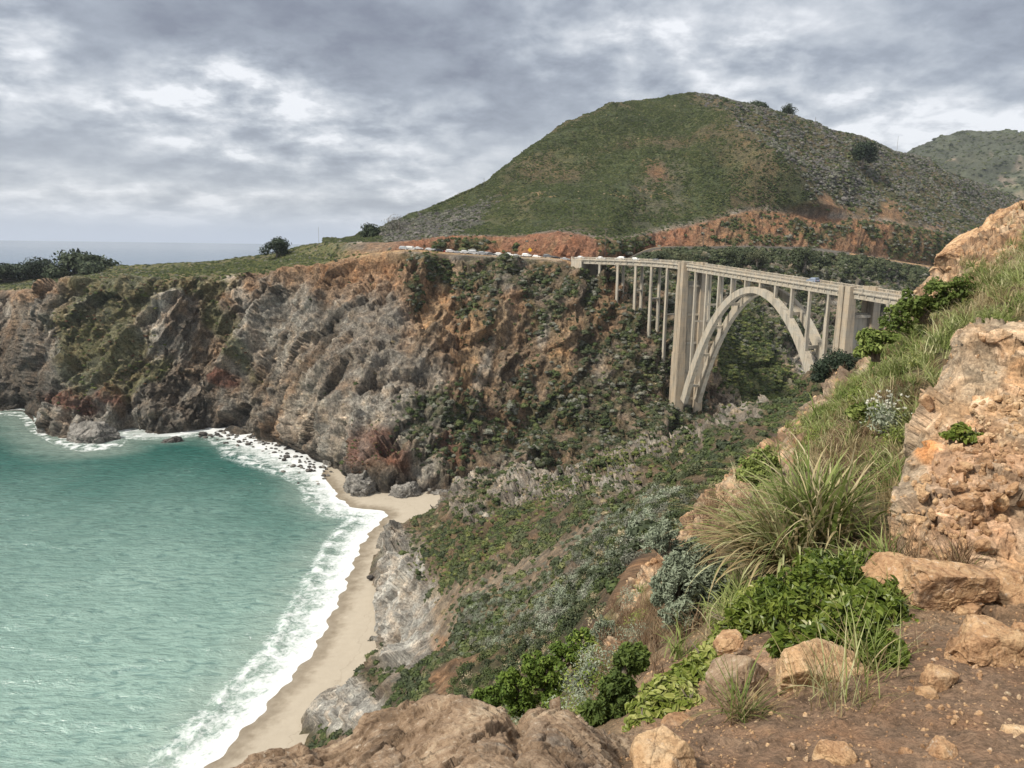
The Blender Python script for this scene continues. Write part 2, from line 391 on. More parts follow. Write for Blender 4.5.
# ------------------------------------------------------------------ shrub prototypes for ground cover
def shrub_proto(name, mat, n=110, leaf=.165, flat=.8, seed=0, core=True):
    r = np.random.default_rng(seed); b = MB()
    d = r.normal(size=(n, 3)); d /= np.linalg.norm(d, axis=1)[:, None]; d[:, 2] = np.abs(d[:, 2])*1.0-.12
    lump = 1+.35*vnoise(d*1.7+seed, seed)
    c = d*lump[:, None]*r.uniform(.78, 1.05, (n, 1)); c[:, 2] *= flat
    for i in range(n):
        nn = d[i]+r.normal(0, .55, 3); nn /= np.linalg.norm(nn); a = np.cross(nn, r.normal(size=3)); a /= np.linalg.norm(a); e = np.cross(nn, a)
        s = leaf*r.uniform(.6, 1.35)
        b.add([c[i]-a*s-e*s*.6, c[i]+a*s-e*s*.5, c[i]+a*s*.7+e*s*.8, c[i]-a*s*.8+e*s*.7], [[0, 1, 2, 3]])
    if core:
        k, l = 10, 6; V = []
        for i in range(l):
            ph = math.pi*.5*(1-i/(l-1))*1.15-.2
            for j in range(k):
                th = 2*math.pi*j/k; dd = np.array([math.cos(ph)*math.cos(th), math.cos(ph)*math.sin(th), math.sin(ph)])
                q_ = .82*(1+.35*vnoise(dd[None]*1.7+seed, seed)[0]); V.append(dd*q_*[1, 1, flat])
        b.add(V, [[i*k+j, (i+1)*k+j, (i+1)*k+(j+1) % k, i*k+(j+1) % k] for i in range(l-1) for j in range(k)])
    return b.build(name, mat, link=False)
def protos(mat, tag_, k=3, **kw): return [shrub_proto('shrub_'+tag_, mat, seed=11*i+3, **kw) for i in range(k)]
PG, PD, PY = protos(L_green, 'green'), protos(L_dark, 'dark'), protos(L_grey, 'grey')
PT, PL, PR, PP = protos(L_tan, 'tan', 2), protos(L_lime, 'lime', 2, flat=.5), protos(L_red, 'red', 2, flat=.4), protos(L_purple, 'purple', 2)

# ------------------------------------------------------------------ zones painted by what grows or lies there, plus shade in the cliff gullies
GREY = np.array([.215, .195, .165]); DARK = np.array([.10, .088, .072]); PALE = np.array([.42, .39, .335]); ORAN = np.array([.30, .185, .105])
REDS = np.array([.27, .135, .08]); OCHR = np.array([.44, .30, .17]); BRWN = np.array([.17, .12, .075]); OLIV = np.array([.085, .095, .04])
GRNG = np.array([.075, .095, .04]); TANG = np.array([.24, .20, .12]); REDP = np.array([.15, .05, .03]); DGRN = np.array([.035, .045, .025])
def mask(px, py, nz, cx, cy, rx, ry, rot=0, soft=.35, w=.45):
    a = math.radians(rot); dx = px-cx; dy = py-cy
    u = (dx*math.cos(a)+dy*math.sin(a))/rx; v = (-dx*math.sin(a)+dy*math.cos(a))/ry
    return sstep(1+soft, 1-soft, np.sqrt(u*u+v*v)+w*nz)
def lerp(a, b, t): return a*(1-t)[:, None]+b*t[:, None]
def pick(S, w, n, rg=rng):
    """n random spots on grid surface S (rows, cols, 3) with weight w per vertex"""
    A = np.linalg.norm(np.cross(S[1:, :-1]-S[:-1, :-1], S[:-1, 1:]-S[:-1, :-1]), axis=-1)
    ww = (A*(w[1:, :-1]+w[:-1, 1:]+w[:-1, :-1]+w[1:, 1:])/4).ravel(); tot = ww.sum(); n = int(n)
    ids = rg.choice(len(ww), n, p=ww/tot); i, j = np.divmod(ids, A.shape[1]); u = rg.random(n)[:, None]; v = rg.random(n)[:, None]
    return (S[i, j]*(1-u)*(1-v)+S[i+1, j]*u*(1-v)+S[i, j+1]*(1-u)*v+S[i+1, j+1]*u*v)

# ------------------------------------------------------------------ far headland, canyon wall, hill (one sheet)
toepx = [(-90, 410), (-30, 412), (24, 411), (38, 428), (62, 438), (114, 436), (160, 434), (205, 429), (240, 436), (290, 446), (330, 466), (372, 490), (412, 497), (462, 495)]
toe = [onz(x, y, 0.) for x, y in toepx]
XY = lambda x, y, z: np.array([x, y, z], float)
toe += [XY(20, 285, 2), XY(45, 292, 4), XY(60, 298, 6), XY(78, 304, 8), XY(95, 310, 10), XY(115, 318, 12), XY(140, 328, 15), XY(175, 343, 20), XY(220, 362, 26), XY(270, 388, 34), XY(340, 430, 44)]
px2 = [-90, -32, 17, 36, 66, 114, 163, 207, 240, 284, 322, 362, 405, 455]; py2 = [385, 388, 388, 397, 404, 402, 400, 398, 400, 402, 410, 428, 432, 432]
px3 = [-90, -35, 10, 38, 80, 125, 170, 211, 240, 281, 316, 356, 402, 452]; py3 = [355, 355, 355, 350, 350, 350, 350, 350, 350, 350, 350, 350, 350, 350]
px4 = [-90, -30, 5, 36, 79, 125, 172, 213, 245, 288, 325, 370, 408, 453]; py4 = [315, 315, 315, 308, 304, 303, 303, 301, 300, 299, 297, 292, 290, 290]
px5 = [-90, -30, 10, 40, 80, 122, 165, 210, 250, 295, 335, 375, 410, 450]; py5 = [292, 290, 289, 287, 282, 278, 276, 275, 273, 268, 261, 254.5, 251.5, 254.5]
o2 = [8, 8, 7, 10, 14, 10, 10, 9, 12, 14, 18, 24, 24, 26]; o3 = [20, 20, 19, 27, 38, 28, 24, 22, 28, 34, 44, 58, 60, 62]
o4 = [34, 34, 33, 42, 54, 44, 40, 36, 44, 50, 62, 82, 86, 88]; o5 = [46, 46, 46, 55, 66, 58, 52, 48, 56, 60, 74, 98, 102, 104]
def row(pxs, pys, offs): return [at(x, y, t[1]+o) for x, y, t, o in zip(pxs, pys, toe, offs)]
R2 = row(px2, py2, o2)+[at(*a) for a in [(508, 425, 312), (560, 420, 318), (615, 408, 322), (662, 409, 327), (712, 414, 330), (768, 412, 338), (820, 402, 352), (880, 408, 372), (950, 412, 402), (1025, 425, 450), (1120, 430, 520)]]
R3 = row(px3, py3, o3)+[at(*a) for a in [(505, 350, 338), (560, 350, 338), (615, 345, 340), (662, 352, 346), (715, 348, 356), (768, 348, 375), (820, 348, 400), (878, 355, 425), (950, 362, 460), (1020, 370, 510), (1110, 380, 590)]]
R4 = row(px4, py4, o4)+[at(*a) for a in [(500, 290, 358), (555, 290, 354), (602, 299, 358), (655, 298, 372), (708, 294, 402), (762, 290, 430), (815, 290, 455), (872, 298, 475), (940, 310, 510), (1010, 320, 565), (1100, 330, 650)]]
R5 = row(px5, py5, o5)+[at(*a) for a in [(500, 257.5, 380), (562, 260.6, 370), (594, 276, 377), (650, 250.5, 420), (702, 248.5, 440), (760, 248.3, 462), (815, 250, 486), (872, 258, 510), (935, 268, 548), (1005, 276, 610), (1100, 285, 700)]]
k5 = len(R5)
R5 = [np.array(p) for p in R5]
R6 = []
for i, p in enumerate(R5):
    R6.append(None)
r6l = {0: (-90, 287, 500), 1: (-30, 285, 495), 2: (10, 284, 488), 3: (40, 281, 484), 4: (80, 276, 476), 5: (125, 271, 470), 6: (165, 269.5, 468), 7: (210, 267, 468), 8: (255, 263, 462), 9: (300, 256, 450)}
for i in range(k5):
    R6[i] = at(*r6l[i]) if i in r6l else R5[i]+np.array([2., 13., .25])
d7 = [(-90, 284, 540), (-30, 282, 535), (10, 279, 525), (40, 276, 520), (80, 272, 510), (125, 268.5, 505), (165, 266.5, 505), (210, 264.5, 505), (257, 259, 495), (302, 246, 482)]
R7 = [at(*a) for a in d7]
for (x, y), g in zip([(345, 242.5), (392, 243), (425, 240), (465, 237), (512, 239), (560, 234), (612, 243), (655, 235), (705, 225), (755, 213), (815, 220), (872, 222), (935, 233), (1005, 248), (1105, 262)], [24, 14, 14, 14, 13, 14, 12, 16, 20, 24, 22, 20, 20, 20, 22]):
    i = len(R7); R7.append(at(x, y, R6[i][1]+g))
dn = lambda p, dy, z: np.array([p[0]*(1+dy/p[1]), p[1]+dy, z])
R8 = [dn(p, 60, 40) for p in R7[:9]]+[at(300, 251, 560)]+[at(*a) for a in [(349, 242.5, 500), (395, 232, 490), (435, 223, 490), (478, 213, 495), (520, 201, 500), (568, 186, 505), (615, 173, 512), (660, 166, 520), (712, 158, 528), (765, 162, 540), (825, 176, 565), (880, 187, 620), (940, 203, 690), (1008, 223, 780), (1100, 245, 900)]]
R9 = [dn(p, 110, -3) for p in R7[:9]]+[at(300, 262, 640)]+[at(*a) for a in [(352, 240, 520), (400, 221, 525), (440, 204, 540), (490, 180, 560), (535, 149, 590), (580, 121, 615), (625, 107, 635), (672, 97, 652), (722, 99, 668), (778, 114, 695), (840, 136, 735), (890, 153, 785), (950, 173, 860), (1010, 196, 960), (1100, 230, 1120)]]
R10 = [dn(p, 200, -12) for p in R7[:9]]+[at(300, 275, 720)]+[p*[1, 1, 0]+[6, 90, max(p[2]-45, -5)] for p in R9[10:]]
R11 = [dn(p, 300, -20) for p in R7[:9]]+[at(300, 285, 800)]+[p*[1, 1, 0]+[20, 330, -6] for p in R9[10:]]
R0 = [t*[1, 1, 0]+[0, -9, -7] for t in toe[:14]]+[t*[1, 1, 0]+[2, -5, max(t[2]-2.5, -1)] for t in toe[14:]]
R0[13] = toe[13]+np.array([1, -6, -3])
G = np.array([R0, toe, R2, R3, R4, R5, R6, R7, R8, R9, R10, R11])
nr = [8, 48, 66, 62, 44, 10, 26, 70, 76, 12, 8]
cw = np.diff([-90, -30, 20, 40, 75, 120, 165, 210, 245, 290, 330, 375, 412, 455, 505, 555, 610, 660, 710, 762, 818, 875, 940, 1005, 1100]); nc = [max(6, int(w*1.15)) for w in cw[:-3]]+[45, 40, 40]
nc = nc[:G.shape[1]-1]
S = loft(G, nr, nc); shp = S.shape[:2]
Nn = normals(S); Nn *= np.sign((Nn*(CAM-S)).sum(-1, keepdims=True).mean())
P0 = S.reshape(-1, 3); NN = Nn.reshape(-1, 3); px, py = proj(P0)
vrow = np.repeat(np.interp(np.arange(shp[0]), np.cumsum([0]+nr), np.arange(12)), shp[1]); hcol = np.tile(np.interp(np.arange(shp[1]), np.cumsum([0]+nc), np.arange(G.shape[1])), shp[0])
cliff = sstep(.8, 1.3, vrow)*sstep(4.97, 4.55, vrow); hill = sstep(7.02, 7.25, vrow)*(hcol > 9.5); cut = sstep(6.05, 6.25, vrow)*sstep(7.12, 6.97, vrow)*sstep(10.6, 11.6, hcol)
top = sstep(5.0, 5.2, vrow)*sstep(10.5, 9.5, hcol)
right = sstep(12.5, 15.5, hcol)
# slanting ribs and gullies: noise stretched along the fall line, tilted like the beds in the rock
Q = P0.copy(); Q[:, 0] = P0[:, 0]-P0[:, 2]*.55
ribs = fbm(Q*[1/34., 1/60., 1/120.], 3, 4, .55, True)
f1, e1, r1 = facet(Q*[1/15., 1/17., 1/26.], 21); f2, e2, r2 = facet(P0*[1/5.5, 1/6., 1/7.], 31); f3, e3, r3 = facet(P0/2.1, 41, .8)
fb = fbm(P0/9., 5, 4)
amp = cliff*(1-.35*right)
amp = amp*np.where(hcol < 2.6, .55, 1)
sxx = np.interp(py, [95, 110, 150, 190, 240], [690, 700, 742, 792, 842])
disp = amp*(ribs*10.+f1*6.5+f2*2.9+f3*1.2+fb*1.5)
disp += cut*(fbm(Q*[1/7., 1/9., 1/30.], 8, 3, .5, True)*1.6+f3*.7)
disp += hill*sstep(0, 60, px-sxx)*fbm(P0*[1/26., 1/60., 1/60.], 14, 4, .55, True)*5*sstep(8.9, 8.2, vrow)*sstep(7.0, 7.4, vrow)
disp += hill*(fbm(P0/60., 9, 4)*8+fbm(P0*[1/16., 1/40., 1/40.], 12, 2, .5, True)*1.2)*sstep(7.0, 7.8, vrow)*np.where(vrow > 8.9, .12, 1)
disp += top*(fbm(P0/14., 6, 3)*.8)
# the spur that divides the hill, and the gully left of it
sx = np.interp(py, [95, 110, 150, 190, 240], [690, 700, 742, 792, 842])
disp += hill*9*np.exp(-((px-sx)/26)**2)*sstep(8.95, 8.3, vrow)
gx = np.interp(py, [100, 190, 240], [655, 652, 625]); disp -= hill*4*np.exp(-((px-gx)/26)**2)*sstep(150, 190, py)
# sea caves and the gully at the nose
for cx, cy, rx, ry, dd in [(129, 424, 15, 10, 11), (207, 418, 13, 13, 9), (12, 404, 20, 7, 6), (412, 482, 8, 7, 4), (30, 380, 14, 60, 4)]:
    disp -= dd*np.exp(-((px-cx)/rx)**2-((py-cy)/ry)**2)*(vrow > 1.0)
keep = sstep(0.0, .25, vrow)
PF = P0+NN*(disp*keep)[:, None]
SF = PF.reshape(*shp, 3); NF = normals(SF); NF *= np.sign((NF*(CAM-SF)).sum(-1, keepdims=True).mean()); steep = 1-np.abs(NF[..., 2].ravel())
nzw = fbm(P0/13., 51, 4)*1.0; nz2 = fbm(P0/4.2, 52, 3); nz3 = fbm(Q*[1/5., 1/8., 1/40.], 53, 4); nz4 = fbm(P0/1.7, 54, 2)
col = lerp(np.tile(GREY, (len(P0), 1)), PALE, sstep(.0, .65, nz3+.5*nz2)*.75)
col = lerp(col, DARK, sstep(-.05, -.55, nz3-.3*nz2)*.8); col = lerp(col, PALE*1.05, (e3 < .05)*sstep(.1, .5, nz4)*.5)
col = lerp(col, BRWN*1.2, sstep(-.05, .45, fbm(P0/30., 55, 3))*.6); col = lerp(col, np.array([.26, .165, .10]), sstep(.12, .4, fbm(P0*[1/9., 1/9., 1/22.], 57, 4))*.35)
col *= (.72+.56*r2)[:, None]*(.85+.3*r3)[:, None]
def PT_(c, blobs, k=1.0):
    global col
    for a in blobs: col = lerp(col, c, mask(px, py, nzw+.5*nz2, *a)*k*(.70+.3*sstep(-.4, .2, nz2)))
PT_(BRWN*1.25, [(600, 360, 130, 110, 0), (520, 400, 80, 90, 0)], .65)
PT_(ORAN, [(45, 293, 48, 10, 0), (330, 272, 70, 16, -4), (395, 285, 60, 26, 10), (440, 315, 50, 45, 0), (300, 270, 55, 9), (345, 262, 50, 10), (590, 325, 22, 16), (610, 302, 20, 12), (390, 262, 30, 10), (520, 310, 24, 14), (230, 480, 1, 1), (510, 420, 14, 30, 20), (455, 400, 14, 22), (240, 292, 30, 12), (540, 270, 14, 6), (180, 285, 16, 8), (290, 430, 14, 22, 40), (340, 290, 30, 18)], .68)
PT_(OCHR, [(435, 300, 16, 40, 20), (470, 350, 10, 40, 10), (430, 345, 12, 50, 25), (560, 375, 10, 45, 0), (500, 330, 8, 30, 15), (380, 255, 24, 5), (595, 320, 14, 7), (575, 330, 8, 20)], .5)
PT_(PALE, [(245, 300, 10, 46, -30), (262, 345, 30, 20, 20), (300, 330, 16, 50, 30), (356, 430, 16, 34, 35), (372, 465, 14, 12), (330, 395, 10, 60, 38), (405, 395, 9, 50, 32), (430, 470, 14, 20), (60, 400, 10, 24, 20), (80, 425, 30, 5, -8), (160, 330, 7, 60, 20), (600, 375, 8, 25), (105, 420, 8, 14), (545, 330, 5, 26, 10), (480, 380, 6, 35, 20)], .62)
PT_(GREY*1.12, [(376, 345, 24, 46, 10), (395, 320, 14, 18)], .8)
PT_(DARK*.8, [(330, 350, 8, 40, 35), (420, 360, 6, 50, 25), (583, 330, 9, 60, 4), (588, 400, 7, 60, 0), (285, 350, 7, 50, 30), (180, 330, 7, 50, 25), (225, 360, 6, 50, 10), (500, 420, 8, 50, 15), (590, 400, 8, 50, 5), (545, 420, 7, 40, 10), (345, 385, 12, 22, 20), (40, 395, 30, 20), (170, 395, 40, 25), (10, 350, 26, 30), (205, 420, 14, 22), (100, 430, 30, 8), (30, 400, 16, 16), (335, 480, 12, 8), (395, 490, 30, 8), (20, 385, 30, 30)], .6)  # dark rock, and the shade of gullies and caves put into the colour
PT_(REDP*1.0, [(70, 403, 30, 9, 10), (110, 395, 14, 9), (375, 455, 20, 22, 20), (452, 452, 22, 20), (250, 455, 1, 1), (232, 382, 10, 8), (400, 470, 10, 8)], .75)
wet = sstep(7, 1.5, P0[:, 2])*(hcol < 13.2)*(cliff > .2); col = lerp(col, DARK*.55, wet*.75)
vegc = np.zeros(len(P0))
for a in [(100, 345, 46, 44, -35), (160, 285, 70, 12), (240, 345, 10, 34, -20), (217, 320, 12, 22, -25), (140, 375, 30, 10, -30), (120, 295, 40, 24)]:
    vegc = np.maximum(vegc, mask(px, py, nzw+.6*nz2, *a)*.8)
col = lerp(col, OLIV*1.35, vegc*.8)
lowveg = vegc.copy()
vg = np.zeros(len(P0))
for a in [(430, 266, 30, 16, 30), (520, 275, 70, 24, 10), (478, 300, 26, 40, 0), (590, 275, 30, 20), (620, 320, 46, 55, 0), (660, 330, 40, 90), (560, 430, 90, 60, 0), (700, 300, 90, 50), (780, 300, 80, 60), (640, 420, 70, 60), (860, 290, 90, 36), (470, 300, 14, 40), (545, 300, 26, 34), (900, 330, 100, 60), (585, 330, 14, 46, 0), (450, 430, 40, 40), (415, 300, 8, 18)]:
    vg = np.maximum(vg, mask(px, py, nzw+.9*nz2, *a))
for a in [(612, 300, 17, 10), (600, 325, 20, 10), (570, 345, 11, 46, 4), (540, 380, 10, 40), (440, 340, 40, 30), (820, 400, 5, 60, -12), (770, 260, 12, 7), (500, 380, 18, 50, 10), (505, 330, 13, 24, 20), (640, 300, 8, 14), (720, 390, 12, 60, -30)]:
    vg *= 1-.8*mask(px, py, nzw+.6*nz2, *a)
vg *= (cliff > .05)|(vrow < 1.3); 
col = lerp(col, OLIV*.75, vg*.75*sstep(-.5, .1, nz2))
grn = mask(px, py, nzw*.6, 755, 375, 30, 62, -28)*(vrow < 4); col = lerp(col, GRNG*1.1, grn*.85)
grn2 = np.maximum(mask(px, py, nzw+nz2, 440, 265, 26, 12, 20), mask(px, py, nzw+nz2, 245, 268, 90, 9, -6))*(vrow < 7.2); 
# plateau and road platform
pl = sstep(4.85, 5.05, vrow)*sstep(10.4, 9.6, hcol)
col = lerp(col, lerp(np.tile(OLIV*1.4, (len(P0), 1)), TANG*.8, sstep(-.2, .5, nz2)*.7), pl)
rd = sstep(4.97, 5.02, vrow)*sstep(6.02, 5.98, vrow)*sstep(9.8, 10.6, hcol); col = lerp(col, OCHR*.9, rd)
# red road cut
col = lerp(col, REDS*(1.0), cut*.95); col = lerp(col, OCHR*.75, cut*sstep(.1, .6, nz3)*.6); col = lerp(col, ORAN*.9, cut*sstep(17.2, 18.4, hcol)*.75)
cv_ = cut*np.maximum(sstep(.25, .5, nzw+.35*nz2), np.maximum(mask(px, py, nz2, 622, 240, 24, 14), mask(px, py, nz2, 470, 246, 20, 6))); cv_ = np.maximum(cv_, cut*sstep(21.2, 22.4, hcol)*.8); cv_ = np.maximum(cv_, cut*sstep(18.2, 19.4, hcol)*sstep(-.15, .15, nzw+.4*nz2)*.9); col = lerp(col, OLIV, cv_*.8)
# hill faces
face = sstep(-12, 12, px-sx)          # 0 left face, 1 right face
hc = lerp(np.tile(GRNG*.85, (len(P0), 1)), OLIV*1.6, sstep(-.1, .5, nzw)*.6); hc = lerp(hc, TANG*.8, sstep(.15, .7, nz2+.4*nzw)*.55)
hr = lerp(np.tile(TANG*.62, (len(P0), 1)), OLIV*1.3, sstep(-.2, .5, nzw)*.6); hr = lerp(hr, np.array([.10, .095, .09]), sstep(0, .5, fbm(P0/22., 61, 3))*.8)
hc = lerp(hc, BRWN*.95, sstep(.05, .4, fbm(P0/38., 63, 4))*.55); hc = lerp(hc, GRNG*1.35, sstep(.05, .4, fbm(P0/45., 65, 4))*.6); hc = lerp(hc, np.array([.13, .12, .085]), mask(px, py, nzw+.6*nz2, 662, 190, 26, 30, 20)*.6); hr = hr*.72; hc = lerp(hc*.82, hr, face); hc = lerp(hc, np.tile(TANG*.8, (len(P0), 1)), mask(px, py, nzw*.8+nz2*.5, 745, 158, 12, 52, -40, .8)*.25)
hc = lerp(hc, np.array([.11, .11, .10]), mask(px, py, nzw, 440, 225, 60, 14, -22)*.8)
hc = lerp(hc, REDS*.9, mask(px, py, nzw*.7+nz2, 656, 168, 12, 7, 30, .8)*.45); hc = lerp(hc, OCHR*.8, mask(px, py, nz2*1.6, 640, 190, 36, 12)*sstep(.1, .4, nz2)); hc = lerp(hc, OCHR*.8, mask(px, py, nz2*1.6, 545, 200, 16, 8)*sstep(.1, .3, nz2))
for a in [(790, 225, 14, 24, -25), (850, 236, 20, 26, -20), (893, 222, 16, 20, -30), (930, 236, 16, 10, -20), (820, 215, 10, 20, -30), (905, 245, 12, 10)]: hc = lerp(hc, ORAN*.95, mask(px, py, nzw+.5*nz2, *a)*.85*face)
col = lerp(col, hc, np.clip(hill+(vrow > 7.2)*(hcol > 9.5), 0, 1))
rock = np.clip(cliff*(1-vg)*(1-vegc), 0, 1)
far = meshobj('headland', PF, gridF(shp[1], shp[0]), M_cliff, attrs={'Col': np.clip(col, .01, .8), 'rock': rock}); tag(far, kind='structure')

# ground cover on it
def g2(a): return a.reshape(shp)
wv = g2(vg*(.12+.88*sstep(-.25, .3, nz2))*(PF[:, 2] > 4)*(1-sstep(4.55, 4.65, vrow)*(hcol < 15.6)))
vis = (np.abs(px-480) < 560)
sz = lambda n, a, b: rng.gamma(4., .25, n)*(b-a)/2+a
def cover(name, label, w, n, pr, a, b, Su=None, zoff=-.15):
    Su = SF if Su is None else Su; p = pick(Su, w, n); s = sz(n, a, b); p[:, 2] += zoff*s; return scatter(name, p, s, pr, label)
visg = g2(vis.astype(float))
cover('canyon_scrub', 'dark green coastal scrub covering the canyon wall under the bridge', wv*visg, 14000, PD+PG[:1]+PY[:1], .4, 1.55)
cover('sparse_cliff_scrub', 'scattered low bushes clinging to the rocky cliff', g2(cliff*(.15+right)*sstep(-.1, .4, nz2)*sstep(.95, .6, steep)*(PF[:, 2] > 12)*(hcol > 9)*(vrow < 4.6))*visg, 2200, PD+PG+PT, .2, .95)
cover('olive_cliff_cover', 'olive succulent mat on the headland nose', g2(lowveg)*visg, 3000, PL+PG[:1]+PR[:1]+PT, .35, 1.1)
cover('red_cliff_cover', 'reddish succulent mat low on the cliff', g2(np.clip(sum(mask(px, py, nzw+nz2, *a) for a in [(68, 403, 30, 9, 10), (375, 455, 20, 22, 20), (452, 452, 22, 20)]), 0, 1)*.7*sstep(-.3, .3, nz2))*visg, 520, PR+PG[:1], .2, .65)
cover('gully_green', 'green grass slope in the canyon seen through the arch', g2(grn)*visg, 1800, PG+PL, .5, 1.4)
cover('plateau_scrub', 'low green scrub on top of the headland', g2((pl+.0)*sstep(6.9, 6.3, vrow*0+5)*(vrow < 7.3))*visg, 4500, PG+PL+PY[:1]+PD[:1], .3, 1.1)
cover('roadside_green', 'bright green bushes on the slope under the parked cars', g2(grn2*(vrow > 4))*visg, 1500, PG+PL, .5, 1.3)
hw = g2(hill*(vrow < 9.15)); fc = g2(face)
nzh = g2(sstep(-.35, .35, nz2+.6*nzw)); greyband = g2(mask(px, py, nzw, 440, 225, 60, 14, -22))
bare = g2(np.clip(sum(mask(px, py, nzw+.5*nz2, *a) for a in [(790, 225, 14, 24, -25), (850, 236, 20, 26, -20), (893, 222, 16, 20, -30), (655, 168, 9, 5), (820, 215, 10, 20, -30)]), 0, 1))
cover('hill_scrub', 'green brush on the left face of the big hill', hw*(1-fc)*(.08+.92*nzh)*g2(1-.6*sstep(.1, .4, fbm(P0/38., 63, 4)))*visg*(1-bare)*(1-.8*greyband), 30000, PG+PD[:1]+PG, .32, .95)
cover('hill_grey_scrub', 'grey purple brush on the right face of the big hill', hw*np.maximum(fc*(.25+.75*g2(sstep(-.2, .3, fbm(P0/22., 61, 3)))), greyband)*visg*(1-bare), 12000, PP+PY+PD[:1], .5, 1.8)
cover('hill_dark_scrub', 'dark bushes dotted over the right face of the hill', hw*fc*visg*(1-.7*bare), 4200, PD+PG, .4, 1.9)
cover('hill_tan_scrub', 'dry tan grass tufts over the hill', hw*(.35+fc)*visg, 3600, PT+PL[:1], .3, .8)
cover('cut_scrub', 'bushes along the red road cut', g2(cv_+.04*cut)*visg, 2000, PD+PG+PY[:1], .5, 1.7)
benchw = g2(sstep(4.3, 4.75, vrow)*sstep(4.99, 4.9, vrow)*sstep(16.3, 17, hcol)*(1-mask(px, py, nz2*.6, 699, 266, 6, 12)))
cover('bench_scrub', 'dark bushes on the bank below the old coast road', benchw*visg, 1500, PD, 1.0, 3.2)

# ------------------------------------------------------------------ distant mountain
Gm = np.array([[at(x, y, d) for x, y, d in r] for r in [
    [(860, 260, 1500), (930, 250, 1500), (1000, 240, 1500), (1080, 240, 1500), (1200, 240, 1500)],
    [(860, 215, 1900), (930, 200, 1900), (1000, 195, 1850), (1080, 190, 1800), (1200, 185, 1800)],
    [(850, 190, 2400), (925, 156, 2400), (972, 142, 2350), (1060, 136, 2300), (1200, 120, 2200)],
    [(840, 210, 3000), (920, 190, 3000), (965, 170, 3000), (1060, 165, 2900), (1200, 150, 2900)],
    [(830, 247, 4200), (920, 246, 4200), (965, 245, 4200), (1060, 243, 4200), (1200, 243, 4200)]]])
Sm = loft(Gm, [40, 60, 20, 10], [40, 60, 60, 50]); sm = Sm.shape[:2]; Nm = normals(Sm); Nm *= np.sign((Nm*(CAM-Sm)).sum(-1, keepdims=True).mean())
Pm = Sm.reshape(-1, 3); vr = np.repeat(np.linspace(0, 1, sm[0]), sm[1])
dm = fbm(Pm/[260, 260, 500], 71, 5, .5, True)*75+fbm(Pm/60., 72, 3)*12
Pm2 = Pm+Nm.reshape(-1, 3)*(dm*np.where(vr > .7, .4, .75))[:, None]; a1 = fbm(Pm/90., 73, 4); a2 = fbm(Pm/30., 74, 3)
cm = lerp(np.tile(np.array([.055, .062, .042]), (len(Pm), 1)), np.array([.24, .19, .15]), sstep(.12, .5, a2+.6*a1)*.75*(vr < .56)); cm = lerp(cm, np.array([.10, .12, .07]), sstep(.0, .5, a1)*.5)
mt = meshobj('mountain', Pm2, gridF(sm[1], sm[0]), M_far, attrs={'Col': cm, 'rock': np.zeros(len(cm))}); tag(mt, kind='structure')
cover('mountain_brush', 'distant dark brush on the far mountain', (vr < .7).reshape(sm)*1.0, 4500, PD+PG, 1.5, 5, Pm2.reshape(*sm, 3))
# ------------------------------------------------------------------ shoreline, beach, sea
shore_px = [(120, 860), (205, 768), (238, 738), (268, 705), (296, 672), (316, 648), (330, 618), (344, 590), (351, 570), (360, 548), (372, 530), (387, 516), (384, 511), (372, 510), (352, 507), (340, 500), (331, 486), (318, 470), (300, 458), (280, 450), (258, 443), (236, 437), (216, 432), (205, 428), (185, 434), (160, 436), (118, 436), (112, 447), (85, 450), (62, 445), (34, 430), (22, 415), (-30, 413), (-90, 411), (-400, 404)]
shore = np.array([onz(x, y, 0.)[:2] for x, y in shore_px])
# smooth it
t_ = np.r_[0, np.cumsum(np.linalg.norm(np.diff(shore, axis=0), axis=1))]; tt = np.arange(0, t_[-1], 1.0)
shore = np.c_[np.interp(tt, t_, shore[:, 0]), np.interp(tt, t_, shore[:, 1])]
for _ in range(3): shore[1:-1] = (shore[:-2]+2*shore[1:-1]+shore[2:])/4
shore[1:-1] += .55*np.c_[np.sin(tt*.55)+.6*np.sin(tt*1.3+1), np.cos(tt*.4)][1:-1]*(tt < 190)[1:-1, None]
def shore_dist(XYp):
    """signed distance, positive on the sea side (left of the line going away)"""
    out = np.zeros(len(XYp)); par = np.zeros(len(XYp))
    A = shore[:-1]; Bv = shore[1:]-A; L2 = (Bv**2).sum(1)
    for s in range(0, len(XYp), 20000):
        p = XYp[s:s+20000]; v = p[:, None]-A[None]; t = np.clip((v*Bv).sum(-1)/L2, 0, 1); w = v-t[..., None]*Bv
        d2 = (w**2).sum(-1); k = d2.argmin(1); ii = np.arange(len(p)); cr = Bv[k, 0]*v[ii, k, 1]-Bv[k, 1]*v[ii, k, 0]
        out[s:s+20000] = np.sqrt(d2[ii, k])*np.sign(cr); par[s:s+20000] = k
    return out, par
gx_ = np.linspace(-75, 75, 200); gy_ = np.linspace(80, 320, 330); GX, GY = np.meshgrid(gx_, gy_)
pb = np.c_[GX.ravel(), GY.ravel()]; db, kb = shore_dist(pb)
pz = np.c_[pb, np.zeros(len(pb))]; zb = np.where(db > 0, -.06*db, .055*-db); zb = np.clip(zb, -3, 2.2)+.10*fbm(pz/6., 81, 3)*sstep(0, 3, -db)+.03*fbm(pz/1.5, 82, 2)*sstep(1, 5, -db)
m, q, b = newmat('sand'); p = pos(q); ds = attr(q, 'inland', 'Fac')
n = q.noise(p, .5, 6, .6); n2 = q.noise(p, 8, 4, .7); wob = q.math('ADD', ds, q.math('MULTIPLY', q.math('SUBTRACT', n, .5), 3.5))
c = q.mix(q.mr(wob, 1.2, 5.5, 0, 1, True), (.185, .15, .105), (.345, .30, .235)); c = q.mix(q.mr(n, .3, .7, 0, .35), c, (.42, .37, .295))
